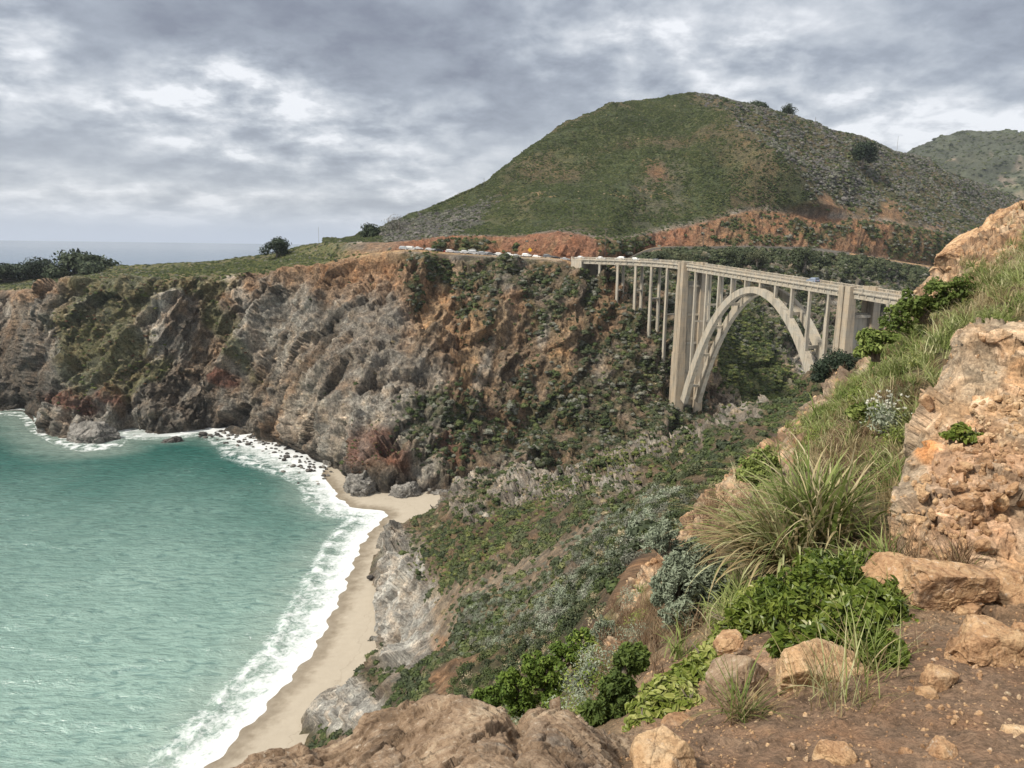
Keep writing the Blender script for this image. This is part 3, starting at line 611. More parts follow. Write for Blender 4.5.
dr = q.math('ABSOLUTE', q.math('SUBTRACT', q.math('ADD', ds, q.math('MULTIPLY', q.noise(p, .22, 4, .6), 7.)), 13.5))
c = q.mix(q.mr(dr, 0, .22, q.mr(n2, .45, .6, 0, .55), 0), c, (.12, .09, .06)); c = q.mix(q.mr(q.noise(p, 2.2, 8, .8), .62, .72, 0, .35), c, (.24, .19, .13))
q.set(b.inputs['Base Color'], c); q.set(b.inputs['Roughness'], q.mr(wob, .8, 3.2, .28, .95)); bump(q, b, q.math('ADD', n, q.math('MULTIPLY', n2, .1)), .12)
be = meshobj('beach', np.c_[pb, zb], gridF(len(gx_), len(gy_)), m, attrs={'inland': -db}); tag(be, kind='structure')

az = np.radians(np.linspace(-62, 50, 620)); rr = np.concatenate([np.linspace(70, 470, 720), np.geomspace(474, 60000, 120)])
AZ, RR = np.meshgrid(az, rr); ps = np.c_[(RR*np.sin(AZ)).ravel(), (RR*np.cos(AZ)).ravel()]
dsn = np.full(len(ps), 400.); nearm = RR.ravel() < 520; dsn[nearm], ks = (lambda r: (r[0], r[1]))(shore_dist(ps[nearm]))
kk = np.zeros(len(ps)); kk[nearm] = ks; dsn = np.where(dsn < 0, 0.0*dsn+0.01, dsn)
p3 = np.c_[ps, np.zeros(len(ps))]
# swell lines running in to the beach, fading offshore
ph = (ps@np.array([.45, -.89]))
zs = (.22*np.sin(ph/2.6+2.2*vnoise(p3/18., 90))*.6+.20*vnoise(p3*[1/9., 1/3.4, 1], 91)+.12*vnoise(p3*[1/4., 1/1.6, 1], 92))*(RR.ravel() < 480)
brk = np.interp(kk, [0, 40, 150, 200, 240, 260, 300, 400, 520], [8, 10, 10, 10, 20, 20, 9, 2.2, 1.8])
zs += .35*np.exp(-((dsn-brk*.95-2*vnoise(p3/12., 93))/1.1)**2)*nearm*(kk < 260); zs *= sstep(0, 6, dsn)
zs -= np.where(RR.ravel() > 480, 0, 0)
m, q, b = newmat('sea_water'); p = pos(q); d = attr(q, 'sea', 'Fac'); fw = attr(q, 'surf', 'Fac'); sp = q.n('ShaderNodeSeparateXYZ'); q.set(sp.inputs[0], p)
y = sp.outputs[1]
big_ = q.noise(q.vmul(p, (1, .6, 1)), .018, 4, .55); md_ = q.noise(q.vmul(p, (.5, 1, 1)), .09, 5, .6)
c = q.mix(q.mr(q.math('ADD', y, q.math('MULTIPLY', q.math('SUBTRACT', big_, .5), 140)), 125, 350, 0, 1, True), (.25, .36, .315), (.012, .088, .072))
c = q.mix(q.mr(y, 380, 900, 0, 1), c, (.03, .085, .17)); c = q.mix(q.mr(q.math('ADD', d, q.math('MULTIPLY', q.math('SUBTRACT', md_, .5), 20)), 2, 26, .6, 0, True), c, (.32, .36, .31))
c = q.mix(q.mr(md_, .35, .7, .22, 0), c, (.02, .09, .08))
# surf: lacy foam
v1 = q.noise(p, .9, 8, .75, .6); v2 = q.noise(q.vmul(p, (1, 1, 1)), .22, 5, .6, .5); rat = q.math('DIVIDE', d, fw)
f = q.math('ADD', q.math('ADD', q.math('MULTIPLY', v1, .75), q.math('MULTIPLY', v2, .55)), q.mr(rat, 0, 1.15, .28, -.16))
f2 = q.mr(q.math('ABSOLUTE', q.math('SUBTRACT', q.math('ADD', rat, q.math('MULTIPLY', q.math('SUBTRACT', v2, .5), .9)), .85)), 0, .22, .14, 0)
f = q.mr(q.math('ADD', f, f2), .60, .92, 0, 1, True); edge = q.math('MULTIPLY', q.mr(d, .0, .9, 1, 0), q.mr(fw, 5.5, 9, .25, 1))
f = q.math('MAXIMUM', f, q.math('MULTIPLY', edge, q.mr(v1, .3, .5, .3, 1))); f = q.math('MULTIPLY', f, q.mr(rat, 1.1, 2.1, 1, 0, True))
st = q.math('MULTIPLY', q.mr(q.noise(p, .35, 8, .78, 1.2), .60, .72, 0, .55), q.mr(rat, 1.0, 3.2, 1, 0)); f = q.math('MAXIMUM', f, st); f = q.math('MULTIPLY', f, q.math('MAXIMUM', q.mr(v2, .46, .60, 0, 1), q.mr(fw, 4, 10, 0, 1)))
c = q.mix(f, c, (.62, .64, .64)); q.set(b.inputs['Base Color'], c); q.set(b.inputs['Roughness'], q.mr(f, 0, 1, .13, .8))
b.inputs['IOR'].default_value = 1.33; q.set(b.inputs['Specular IOR Level'], q.mr(f, 0, 1, .5, .1))
w1 = q.noise(q.vmul(p, (.42, 1, 1)), .62, 5, .60, .3); w2 = q.noise(q.vmul(p, (.5, 1, 1)), 1.7, 4, .6)
far_ = q.mr(y, 300, 3000, 1, .6)
c2 = q.math('MULTIPLY', q.mr(w1, .52, .38, 0, .8), q.mr(md_, .35, .6, .25, 1)); q.set(b.inputs['Base Color'], q.mix(q.math('MULTIPLY', c2, q.mr(f, 0, .5, 1, 0)), c, q.mix(1.0, c, (.42, .52, .55), 'MULTIPLY')))  # ripple troughs darkened in the base colour, wave shading painted in
bump(q, b, q.math('ADD', q.math('MULTIPLY', w1, 1.0), q.math('MULTIPLY', w2, .28)), 3.2, .55); b.inputs['Normal'].links[0].from_node.inputs['Strength'].default_value = .6
q.set(b.inputs['Normal'].links[0].from_node.inputs['Strength'], q.math('MULTIPLY', q.math('MULTIPLY', far_, .5), q.mr(f, 0, .6, 1, .25)))
sea = meshobj('sea', np.c_[ps, zs], gridF(len(az), len(rr)), m, attrs={'sea': dsn, 'surf': brk*1.25}); tag(sea, kind='structure')

def bush_proto(name, mat, seed, n=420, leaf=.06, flat=.75, asp=.45):
    rg = np.random.default_rng(seed); b = MB()
    for i in range(9): a = rg.uniform(0, 6.28); r_ = rg.uniform(.15, .55); leafcloud(b, np.array([math.cos(a)*r_, math.sin(a)*r_, rg.uniform(.15, .6)*flat]), np.array([.42, .42, .36*flat+.05]), n//9, leaf, rg, asp, .5)
    return b.build(name, mat, link=False)
L_sage = leaf_mat('sage_leaf', [(.115, .14, .09), (.18, .21, .14), (.25, .285, .20), (.34, .36, .27)], 1.5, .15)
BF = [bush_proto('scrub_fine_dark', L_dark, 770, 520, .085, .75, .6), bush_proto('scrub_fine_green', L_green, 771, 520, .085, .75, .6), bush_proto('scrub_fine_tan', L_tan, 772, 420, .07, .6, .4)]
BS = [bush_proto('scrub_fine_sage', L_sage, 773, 620, .07, .8, .45), bush_proto('scrub_fine_grey', L_grey, 774, 620, .07, .75, .45), bush_proto('scrub_fine_dark_low', L_dark, 775, 520, .08, .6, .6)]
# ------------------------------------------------------------------ the slope below the viewpoint, down to the beach
Z = 'z'
rowsM = [
 [(316, 745, Z), (372, 738, 100), (430, 735, 60), (490, 735, 31), (560, 735, 17), (640, 730, 12), (720, 730, 11)],
 [(352, 700, Z), (400, 690, 108), (450, 680, 75), (505, 672, 44), (565, 668, 24), (632, 660, 15), (705, 650, 13)],
 [(385, 655, Z), (425, 645, 128), (470, 640, 96), (520, 628, 62), (575, 618, 36), (632, 605, 22), (700, 600, 17)],
 [(388, 605, Z), (430, 592, 160), (480, 586, 126), (535, 576, 94), (590, 565, 64), (642, 556, 40), (700, 550, 27)],
 [(381, 575, Z), (425, 557, 192), (475, 547, 166), (530, 536, 137), (590, 526, 107), (650, 516, 77), (712, 503, 50)],
 [(386, 557, Z), (420, 536, 216), (475, 516, 202), (535, 506, 180), (600, 493, 155), (670, 479, 125), (742, 456, 92)],
 [(392, 545, Z), (428, 517, 240), (475, 492, 240), (540, 479, 230), (605, 469, 216), (685, 451, 197), (775, 421, 175)]]
GM = []
for r in rowsM:
    g = []
    for x, y_, dd in r: g.append(onz(x, y_, 1.2) if dd == Z else at(x, y_, dd))
    g = [g[0]+np.array([-3., -4, -3.5])]+g
    e = g[-1]; g.append(e+np.array([25., -e[1]*.25, -2.])); g.append(e+np.array([80., -e[1]*.3, 6.]))
    GM.append(g)
last = GM[-1]
last[-2] = at(868, 366, 165); last[-1] = at(960, 330, 150)
back1 = [p+np.array([4., 22, -max(4, p[2]*.45)]) for p in last]; back2 = [p+np.array([8., 48, -max(5, p[2]*.9)]) for p in last]
front = [p+np.array([0, -max(4, p[1]*.25), -8.]) for p in GM[0]]
GM = np.array([front]+GM+[back1, back2])
SM = loft(GM, [12, 70, 80, 80, 60, 50, 50, 40, 20], [8, 62, 70, 78, 82, 82, 90, 60, 30]); ms_ = SM.shape[:2]
NM = normals(SM); NM *= np.sign((NM*(CAM-SM)).sum(-1, keepdims=True).mean()); PM = SM.reshape(-1, 3); NMf = NM.reshape(-1, 3); px, py = proj(PM)
vrM = np.repeat(np.interp(np.arange(ms_[0]), np.cumsum([0, 12, 70, 80, 80, 60, 50, 50, 40, 20]), np.arange(10)), ms_[1])
dM = np.linalg.norm(PM-CAM, axis=1); sc = np.clip(dM/150, .12, 1.2)
Qm = PM.copy(); Qm[:, 0] = PM[:, 0]+PM[:, 2]*.4
g1, ge1, gr1 = facet(Qm*[1/9., 1/9., 1/13.], 121); g2_, ge2, gr2 = facet(PM/3.2, 131); g3, ge3, gr3 = facet(PM/1.2, 141, .8)
rb = fbm(Qm*[1/22., 1/30., 1/60.], 103, 4, .5, True); nzw = fbm(PM/9., 151, 4); nz2 = fbm(PM/2.6, 152, 3); nz6 = fbm(PM/5., 156, 3); nz3 = fbm(PM*[1/3., 1/4., 1/9.], 153, 4)
# bare ground and rock zones
slab = np.maximum(mask(px, py, nzw*.5, 405, 612, 32, 66, 5), mask(px, py, nzw*.5, 350, 715, 34, 18, -30)); slab = np.maximum(slab, mask(px, py, nzw*.5, 400, 585, 20, 36))
rocky = np.zeros(len(PM))
for a in [(440, 500, 60, 14, -14), (560, 485, 70, 12, -8), (660, 462, 60, 10, -16), (520, 500, 26, 14, -10), (600, 500, 40, 10, -20), (480, 520, 20, 8), (398, 545, 12, 12), (740, 430, 40, 8, -22)]:
    rocky = np.maximum(rocky, mask(px, py, nzw*.8+.9*nz2, *a))
scree = np.maximum(mask(px, py, nzw*.6, 480, 595, 90, 14, -24), mask(px, py, nzw*.6, 440, 630, 40, 26, -40)); scree = np.maximum(scree, mask(px, py, nzw*.8, 545, 560, 75, 11, -26)); scree = np.maximum(scree, mask(px, py, nzw*.8, 560, 585, 60, 7, -30))
oran = np.zeros(len(PM))
for a in [(480, 668, 12, 34, 35), (462, 690, 22, 12, -30), (500, 650, 12, 9), (635, 590, 16, 40, 28), (440, 645, 10, 8), (600, 640, 14, 16)]:
    oran = np.maximum(oran, mask(px, py, nzw*.6+.4*nz2, *a))
nearw = sstep(60, 18, dM)
disp = sc*(rb*4.6+g1*2.3*(.5+rocky+slab*.6)+g2_*1.25*(.35+rocky+slab*.5)+g3*.45*(.5+rocky))*(1-.6*scree)*(1-.5*nearw)
disp *= np.where(vrM < 1.2, .5, 1)
PM2 = PM+NMf*disp[:, None]
cm = lerp(np.tile(BRWN*1.05, (len(PM), 1)), TANG*.75, sstep(-.1, .5, nz3)*.6); cm = lerp(cm, DARK, sstep(.1, -.5, nz3)*.5)
cm = lerp(cm, lerp(np.tile(GREY*1.3, (len(PM), 1)), PALE*1.1, sstep(-.1, .4, nz3)*.85), rocky*.95); cm = lerp(cm, DARK, rocky*sstep(-.15, -.5, nz3)*.6)
cm = lerp(cm, np.array([.27, .215, .155]), scree*.95); cm = lerp(cm, lerp(np.tile(ORAN*1.1, (len(PM), 1)), OCHR, sstep(0, .5, nz2)*.6), oran)
cm = lerp(cm, lerp(np.tile(np.array([.40, .385, .345]), (len(PM), 1)), np.array([.58, .56, .50]), sstep(-.2, .4, nz3)), slab*.95); cm = lerp(cm, BRWN, slab*sstep(.35, .6, nz2)*.4)
cm = lerp(cm, DARK, (ge2 < .07)*(rocky+slab > .4)*.4); cm *= (.66+.48*gr2)[:, None]
bareM = np.clip(slab+scree*.93+oran+rocky*.85+.8*sstep(.1, .35, nz6), 0, 1)
cm = lerp(cm, OLIV*.9, (1-bareM)*.55*sstep(-.5, .1, nz2))
slope = meshobj('coastal_slope', PM2, gridF(ms_[1], ms_[0]), M_slope, attrs={'Col': np.clip(cm, .01, .8), 'rock': rocky}); tag(slope, kind='structure')
SM2 = PM2.reshape(*ms_, 3); mk = lambda a: a.reshape(ms_)
visM = ((px > 300) & (px < 900) & (py > 340) & (py < 790) & (vrM < 8.1) & (PM[:, 2] > 3.5))*1.0
clump = sstep(-.35, .25, nz2+.5*nzw)
invd = np.clip(120/dM, .35, 3.)
cover('slope_dark_scrub', 'dark green scrub over the coastal slope', mk(visM*(1-bareM)*clump*sstep(55, 95, dM)), 10000, PD+PG, .22, .95, SM2)
cover('slope_near_scrub', 'dark and green scrub on the nearer part of the coastal slope', mk(visM*(1-bareM)*clump*sstep(110, 60, dM)*(dM > 14)), 3000, BF, .25, .8, SM2)
greenz = np.zeros(len(PM))
for a in [(490, 548, 60, 22, -30), (560, 500, 60, 12, -16), (450, 565, 30, 24, -30), (640, 475, 60, 12, -16), (520, 530, 50, 12, -20)]: greenz = np.maximum(greenz, mask(px, py, nzw+.8*nz2, *a))
cover('slope_green_mat', 'yellow green plant mat on the coastal slope', mk(visM*greenz*(1-.7*bareM)), 3000, PL+PG[:1], .2, .75, SM2)
greyz = np.maximum(mask(px, py, nzw*.8, 520, 615, 75, 36, -30), mask(px, py, nzw*.8, 620, 545, 70, 26, -30))
cover('slope_grey_scrub', 'grey green sage scrub on the slope below the viewpoint', mk(visM*greyz*(1-bareM*.9)*(dM > 22)), 2300, BS, .35, .95, SM2)
cover('slope_rock_scrub', 'small bushes between the rocks of the slope', mk(visM*(.12+.5*(rocky > .3)+.12*scree)*(1-slab)), 2600, PG+PD+PY[:1]+PT, .2, .7, SM2)
# ------------------------------------------------------------------ near hillside at the viewpoint
ctl = [(900, 765, 2.15), (1015, 765, 2.1), (820, 765, 2.15), (740, 760, 2.3), (660, 765, 2.25), (600, 790, 2.0), (1000, 700, 2.6), (1000, 645, 3.2), (900, 640, 3.3), (930, 690, 2.7), (820, 700, 2.75),
       (720, 715, 2.9), (760, 660, 3.4), (830, 620, 4.0), (760, 600, 4.8), (860, 560, 4.9), (660, 700, 3.6), (640, 680, 4.6), (700, 640, 4.8), (690, 615, 6.0), (600, 690, 6.5), (560, 735, 6.0), (520, 735, 8.5), (575, 665, 9.5),
       (625, 610, 10.2), (530, 690, 10.5), (480, 722, 11.5), (800, 530, 6.3), (860, 470, 7.2), (760, 500, 8.4), (720, 540, 8.8), (700, 512, 11.), (740, 470, 12.), (800, 425, 13.5), (790, 470, 10.),
       (850, 380, 14.5), (880, 340, 15.2), (905, 305, 16.), (930, 270, 17), (960, 240, 18.5), (1000, 212, 19.5), (1030, 194, 20), (1080, 160, 21), (1150, 130, 22), (870, 400, 10.5), (910, 350, 11.5), (960, 300, 12.5), (1020, 270, 12.5), (1080, 240, 13),
       (900, 420, 8.2), (930, 380, 9.), (1000, 320, 9.2), (1060, 300, 9.4), (880, 520, 5.6), (950, 560, 5.2), (1040, 560, 5.4), (1000, 480, 6.6), (1060, 450, 7.2), (960, 600, 4.2), (1040, 600, 4.3)]
cp = np.array([at(*c) for c in ctl])
extra = [(-1.5, 1.2, 88.3), (-.9, 2.3, 88.1), (1.5, 0, 88.4), (0, -2, 88.6), (4, 0, 89.2), (4, -4, 89.6), (8, 2, 91), (12, 6, 92.5), (-3.5, 2, 86.3), (-4, -2, 87.2), (-3, 6, 83.5), (-6, 4, 82.5), (18, 14, 94)]
cp = np.r_[cp, np.array(extra, float)]
def tps_fit(X, z, lam=.02):
    r = np.linalg.norm(X[:, None]-X[None], axis=-1); K = np.where(r > 0, r*r*np.log(r+1e-9), 0)+lam*np.eye(len(X))
    Pm_ = np.c_[np.ones(len(X)), X]; A = np.block([[K, Pm_], [Pm_.T, np.zeros((3, 3))]]); return np.linalg.solve(A, np.r_[z, 0, 0, 0])
# work in log-polar space so that near and far detail count alike
def lp(x, y): r = np.hypot(x, y)+.6; a = np.arctan2(x, y); return np.c_[np.log(r)*1.6, a*1.4]
wts = tps_fit(lp(cp[:, 0], cp[:, 1]), cp[:, 2])
def ngz(x, y):
    X = lp(x, y); C_ = lp(cp[:, 0], cp[:, 1]); out = np.empty(len(X))
    for s in range(0, len(X), 40000):
        r = np.linalg.norm(X[s:s+40000, None]-C_[None], axis=-1); K = np.where(r > 0, r*r*np.log(r+1e-9), 0)
        out[s:s+40000] = K@wts[:len(cp)]+wts[-3]+X[s:s+40000]@wts[-2:]
    return out
edge_az = np.radians([-75, -30, -18, -10, -4, -1.5, 2, 8, 13.5, 17.5, 22, 26, 30, 33.5, 38, 50, 95]); edge_r = np.array([2.6, 3.0, 3.4, 4.5, 10.5, 12.0, 10.8, 10.8, 11.8, 13.2, 15.8, 17.2, 19.5, 24, 27, 32, 34])
# front part fine, behind the viewer coarse
azn = np.radians(np.r_[np.linspace(-75, -34, 30)[:-1], np.linspace(-34, 44, 900), np.linspace(44, 100, 50)[1:]])
qn = np.r_[np.linspace(0, .12, 30)[:-1], np.linspace(.12, 1, 640), np.linspace(1, 1.7, 80)[1:]]
AZn, QN = np.meshgrid(azn, qn); ER = np.interp(AZn, edge_az, edge_r)
rmin = .35; Rn = np.where(QN < 1, rmin*(ER/rmin)**QN, ER*(1+(QN-1)*1.1))
XN, YN = (Rn*np.sin(AZn)).ravel(), (Rn*np.cos(AZn)).ravel()
ERf = ER.ravel(); Rf = Rn.ravel()
kx = np.minimum(Rf, ERf)/np.maximum(Rf, 1e-6)
zn = ngz(XN*kx, YN*kx); over = np.maximum(Rf-ERf, 0); zn -= over*1.15+.22*over**2*.3
PN = np.c_[XN, YN, zn]; shn = AZn.shape; SN = PN.reshape(*shn, 3); px, py = proj(PN); dN = np.linalg.norm(PN-CAM, axis=1)
NN_ = normals(SN); NN_ *= np.sign(NN_[..., 2:3]+1e-9); NNf = NN_.reshape(-1, 3)
nA = fbm(PN/1.1, 201, 4); nB = fbm(PN/.28, 202, 3); nC = fbm(PN/.07, 203, 2); nD = fbm(PN/3.5, 204, 3)
fa, fae, far_r = facet(PN/.55, 211, .9, .10); fb_, fbe, fbr = facet(PN/.2, 221, .9, .12); fc_, fce, fcr = facet(PN/.075, 231, .8, .25)
# where rock shows: the orange crumbling edge, the top right ridge, around the outcrop
ez = (1-Rf/ERf)
rk = sstep(.36, .10, ez+.14*nA)*(AZn.ravel() > math.radians(10)); rk = np.maximum(rk, mask(px, py, nA*.6, 1020, 232, 62, 30, -28))
rk = np.maximum(rk, mask(px, py, nA*.6, 770, 445, 30, 60, 55)*.9); rk = np.maximum(rk, mask(px, py, nA, 640, 585, 12, 40, 28)); rk = np.maximum(rk, mask(px, py, nA, 610, 640, 20, 14))
outl = np.interp(py, [300, 333, 400, 470, 560, 640], [985, 960, 930, 905, 890, 880]); inout = sstep(-6, 14, px-outl+10*nA)*sstep(322, 336, py)*sstep(645, 600, py)
rk = np.maximum(rk, inout); rk = np.maximum(rk, over.clip(0, 1)); rk = np.maximum(rk, mask(px, py, nA*.7, 690, 480, 34, 26, -50))
dirt = mask(px, py, nA*.35, 930, 720, 330, 112, 0, .25); dirt = np.maximum(dirt, (dN < 2.6)*1.0)
scn = np.clip(dN/8, .3, 2)
dsp = rk*scn*(fa*.10+fb_*.045+fc_*.014)+.05*nA*scn+.02*nB+dirt*(.018*nC+.03*sstep(.25, .6, fb_)*.5+.006*sstep(.1, .45, fc_))
PN2 = PN+NNf*dsp[:, None]
DIRT = np.array([.255, .17, .112]); DIRT2 = np.array([.46, .31, .20])
cn = lerp(np.tile(np.array([.10, .075, .04]), (len(PN), 1)), np.array([.17, .14, .07]), sstep(-.2, .4, nB)); cn = lerp(cn, np.array([.05, .055, .025]), sstep(-.1, .5, nA)*.6)
rc = lerp(np.tile(np.array([.35, .225, .13]), (len(PN), 1)), np.array([.48, .36, .24]), sstep(-.1, .4, nB)); rc = lerp(rc, np.array([.24, .21, .17]), sstep(.1, .5, nD)*.6); rc = lerp(rc, np.array([.10, .065, .045]), sstep(.05, -.35, nB)*.5)
rc *= (.7+.5*fbr)[:, None]*(.85+.3*fcr)[:, None]; rc = lerp(rc, np.array([.07, .045, .03]), (fbe < .07)*.7)
cn = lerp(cn, rc, rk); dc = lerp(np.tile(DIRT, (len(PN), 1)), DIRT2, sstep(-.1, .5, nA+.5*nB)); dc = lerp(dc, DIRT*.55, sstep(.1, .5, -nB-.3*nC)*.5)
dc = lerp(dc, np.array([.34, .235, .155]), sstep(.25, .5, nB+.4*nC)*.55); cn = lerp(cn, dc, dirt*(1-rk*.6))
hillside = meshobj('near_hillside', PN2, gridF(shn[1], shn[0]), M_dirt, attrs={'Col': np.clip(cn, .01, .8), 'rock': rk}); tag(hillside, kind='structure')
SN2 = PN2.reshape(*shn, 3)
def ground_at(pxs, pys):
    """ground point seen at a pixel, by stepping along the sight line"""
    d = ray(pxs, pys); d = d/np.linalg.norm(d); t = np.arange(1.2, 30, .03); Pp = CAM+d*t[:, None]
    h = Pp[:, 2]-ngz(Pp[:, 0], Pp[:, 1]); k = np.argmax(h < 0); return Pp[k] if (h < 0).any() else Pp[-1]
def zat(x, y): return float(ngz(np.array([x]), np.array([y]))[0])

# ------------------------------------------------------------------ rocks
_ico = {}
def sphere_pts(n):
    if n in _ico: return _ico[n]
    F = []; V = []; k = n                       # cube sphere: 6 faces k x k
    for ax in range(6):
        u, v = np.meshgrid(np.linspace(-1, 1, k), np.linspace(-1, 1, k)); w = np.ones_like(u); s = 1 if ax % 2 == 0 else -1
        u = np.tan(u*math.pi/4); v = np.tan(v*math.pi/4)
        c = [u*s, v, w*s]; c = c[-(ax//2):]+c[:-(ax//2)] if ax//2 else c
        V.append(np.stack(c, -1).reshape(-1, 3)); a = np.arange(k*k).reshape(k, k)+ax*k*k
        F.append(np.stack([a[:-1, :-1], a[:-1, 1:], a[1:, 1:], a[1:, :-1]], -1).reshape(-1, 4))
    V = np.concatenate(V); F = np.concatenate(F); key = np.round(V*1e5).astype(np.int64); _, ix, inv = np.unique(key, axis=0, return_index=True, return_inverse=True)
    _ico[n] = (V[ix], inv.reshape(-1)[F]); return _ico[n]
def rock_geo(size, seed, n=40, box=.6, f=(.30, .14, .05), flat=None):
    """boulder: rounded block cut by random planes, chipped, with a few straight cracks"""
    V, F = sphere_pts(n); L = np.linalg.norm(V, axis=1)[:, None]; S_ = V/L; Bx = V/np.abs(V).max(1)[:, None]; rs = np.random.default_rng(seed*13+5)
    size = np.asarray(size, float)/2; nb = S_*(1-box)+Bx*box*.86; rad = np.linalg.norm(nb, axis=1)
    inv = [1/rad]
    def cuts(m, lo, hi):
        for _ in range(m):
            q = rs.normal(size=3)*[1, 1, .9]; q /= np.linalg.norm(q); h = rs.uniform(lo, hi); inv.append(np.maximum(S_@q, 0)/h)
    cuts(int(3+20*f[0]), .60, .92); cuts(int(10+40*f[1]), .82, 1.15)
    if flat: inv.append(np.maximum(S_@np.array([.05, -.12, .99]), 0)/flat)
    A = np.stack(inv, 0); pw = 55.; k = 1/((A**pw).sum(0)**(1/pw))
    P = S_*k[:, None]*size; m_ = size.min(); o = seed*7.31
    D_ = P/np.linalg.norm(size)*1.7
    b_, be_, br_ = facet(P/m_*1.25*[1, 1, 1.5]+o, seed+9, 1.1); c_, ce, cr2 = facet(P/m_*3.6+o, seed+19, 1.1)
    nn = fbm(P/m_*1.1+o, seed+5, 4); fn = fbm(P/m_*8+o, seed+6, 4)
    d = f[1]*.42*b_*sstep(0, .05, be_)+f[2]*.55*c_*sstep(0, .06, ce)+.05*nn+.022*fn
    sh = np.zeros(len(P))
    q0 = rs.normal(size=3)*[1, .3, .6]
    for _ in range(3 if n > 50 else 2):     # cracks, roughly parallel
        q = q0+rs.normal(size=3)*.22*np.linalg.norm(q0); q /= np.linalg.norm(q); c0 = rs.uniform(-.45, .45)*m_; dd = (P@q-c0)+.12*m_*fbm(P/m_*2.2+o+_, seed+30+_, 4); g = np.exp(-(dd/(.011*m_))**2)*.8*sstep(-.15, .1, vnoise(P/m_*1.3+_*3+o, seed+40)); d = d-g*.07; sh = np.maximum(sh, g)
    P = P*(1+d)[:, None]; sh = np.clip(sh+sstep(.05, .0, be_)*.25, 0, 1)
    return P, F, sh
def rotm(rx, ry, rz):
    from mathutils import Euler
    return np.array(Euler((rx, ry, rz)).to_matrix())
def rock(name, label, cat, loc, size, seed, mat, n=40, rot=(0, 0, 0), box=.6, f=(.30, .14, .05), group=None, flat=None):
    P, F, sh = rock_geo(size, seed, n, box, f, flat); P = P@rotm(*rot).T
    o = meshobj(name, P, F, mat, attrs={'shade': sh}); o.location = loc; return tag(o, label, cat, group)
def rock_px(name, label, x0, y0, x1, y1, D, seed, mat, depth=1.0, n=60, rot=(0, 0, 0), box=.6, f=(.30, .14, .05), cat='rock', drop=0, group=None, flat=None):
    """boulder measured from the photo: box of pixels at a distance"""
    c = at((x0+x1)/2, (y0+y1)/2, D); w = (x1-x0)*D/FPX; h = (y1-y0)*D/FPX; c = c+np.array([0, w*depth*.15, -drop])
    return rock(name, label, cat, c, (w*1.08, w*depth, h*1.15), seed, mat, n, rot, box, f, group, flat)

# boulders along the bottom edge of the photo
lx = [215, 250, 290, 330, 352, 368, 410, 460, 500, 516, 532, 560, 600, 640, 670, 705]; ly = [800, 772, 757, 746, 734, 716, 709, 708, 714, 732, 716, 714, 728, 742, 752, 775]
row_ = lambda dy, D, k=1.0: [at(x, 708+(y_-708)*k+dy, D+.12*math.sin(x*.021)) for x, y_ in zip(lx, ly)]
GL = np.array([[p+np.array([p[0]*.12, .3, -1.0]) for p in row_(0, 2.5)], [p+np.array([p[0]*.05, .12, -.14]) for p in row_(0, 2.5)], row_(0, 2.5), row_(16, 2.36), row_(44, 2.16, .9), row_(95, 1.86, .7), row_(190, 1.5, .5), [p-np.array([0, .1, .5]) for p in row_(220, 1.4, .5)]])
SL_ = loft(GL, [12, 30, 50, 70, 80, 60, 12], [22, 26, 26, 20, 16, 34, 40, 32, 22, 22, 26, 32, 32, 26, 22]); sl_ = SL_.shape[:2]; NL = normals(SL_); NL *= np.sign((NL*(CAM-SL_)).sum(-1, keepdims=True).mean())
PL_ = SL_.reshape(-1, 3); u1, ue1, ur1 = facet(PL_/.24*[1, 1, 1.4], 611, 1.0); u2, ue2, ur2 = facet(PL_/.085*[1, 1, 1.5], 621, 1.0); u3, ue3, ur3 = facet(PL_/.03, 631, .9); nL = fbm(PL_/.2, 641, 5)
shl = np.clip(sstep(.05, 0, ue1)*.8*sstep(-.2, .2, vnoise(PL_*6, 9))+sstep(.04, 0, ue2)*.3, 0, 1)
lg = meshobj('rock_ledge', PL_+NL.reshape(-1, 3)*(u1*.036+u2*.014+u3*.005+nL*.014-shl*.008)[:, None], gridF(sl_[1], sl_[0]), M_sand2, attrs={'shade': shl*.7}); tag(lg, 'broad brown sandstone ledge along the bottom edge of the photo', 'rock ledge')
rock_px('boulder', 'small pale boulder low between the peaked boulder and the dirt', 630, 738, 705, 800, 2.1, 15, M_sand1, 1, 60, (0, .1, 0), .5)
rock_px('boulder', 'brown boulder with a crack under the leafy green plant', 705, 655, 775, 712, 3.05, 21, M_sand2, 1., 70, (0, .1, .3), .55)
rock_px('boulder', 'rounded sandstone boulder under the broad leaves, right of the cracked one', 764, 646, 872, 712, 2.95, 26, M_sand1, .8, 80, (0, .22, .1), .45, (.22, .12, .05))
rock_px('rock_ledge', 'flat slab with dark cracks at the foot of the outcrop', 905, 562, 1000, 618, 4.0, 33, M_sand1, .8, 110, (0, .05, 0), .9, (.10, .12, .05), 'rock ledge', flat=.72)
rock_px('rock_ledge', 'low orange slab left of the cracked slab, beside the leafy plant', 868, 560, 935, 608, 4.25, 37, M_sand1, .9, 80, (0, -.05, .2), .8, (.18, .14, .04), 'rock ledge')
rock_px('rock_ledge', 'blocky tan slab at the right edge beside the cracked slab', 988, 572, 1062, 612, 4.1, 41, M_sand1, .8, 80, (0, .05, .1), .85, (.16, .14, .04), 'rock ledge')
rock_px('boulder', 'orange boulder half buried in the dirt at the right edge', 948, 630, 1050, 690, 3.0, 45, M_sand1, .8, 90, (.1, .12, -.2), .5, (.3, .2, .06))
rock_px('rock', 'fist sized orange stone on the dirt below the slabs', 919, 668, 962, 702, 2.75, 48, M_sand1, .9, 40)
rock_px('rock', 'small tan stone left of the orange stone on the path', 914, 688, 938, 708, 2.65, 50, M_sand1, .9, 30)
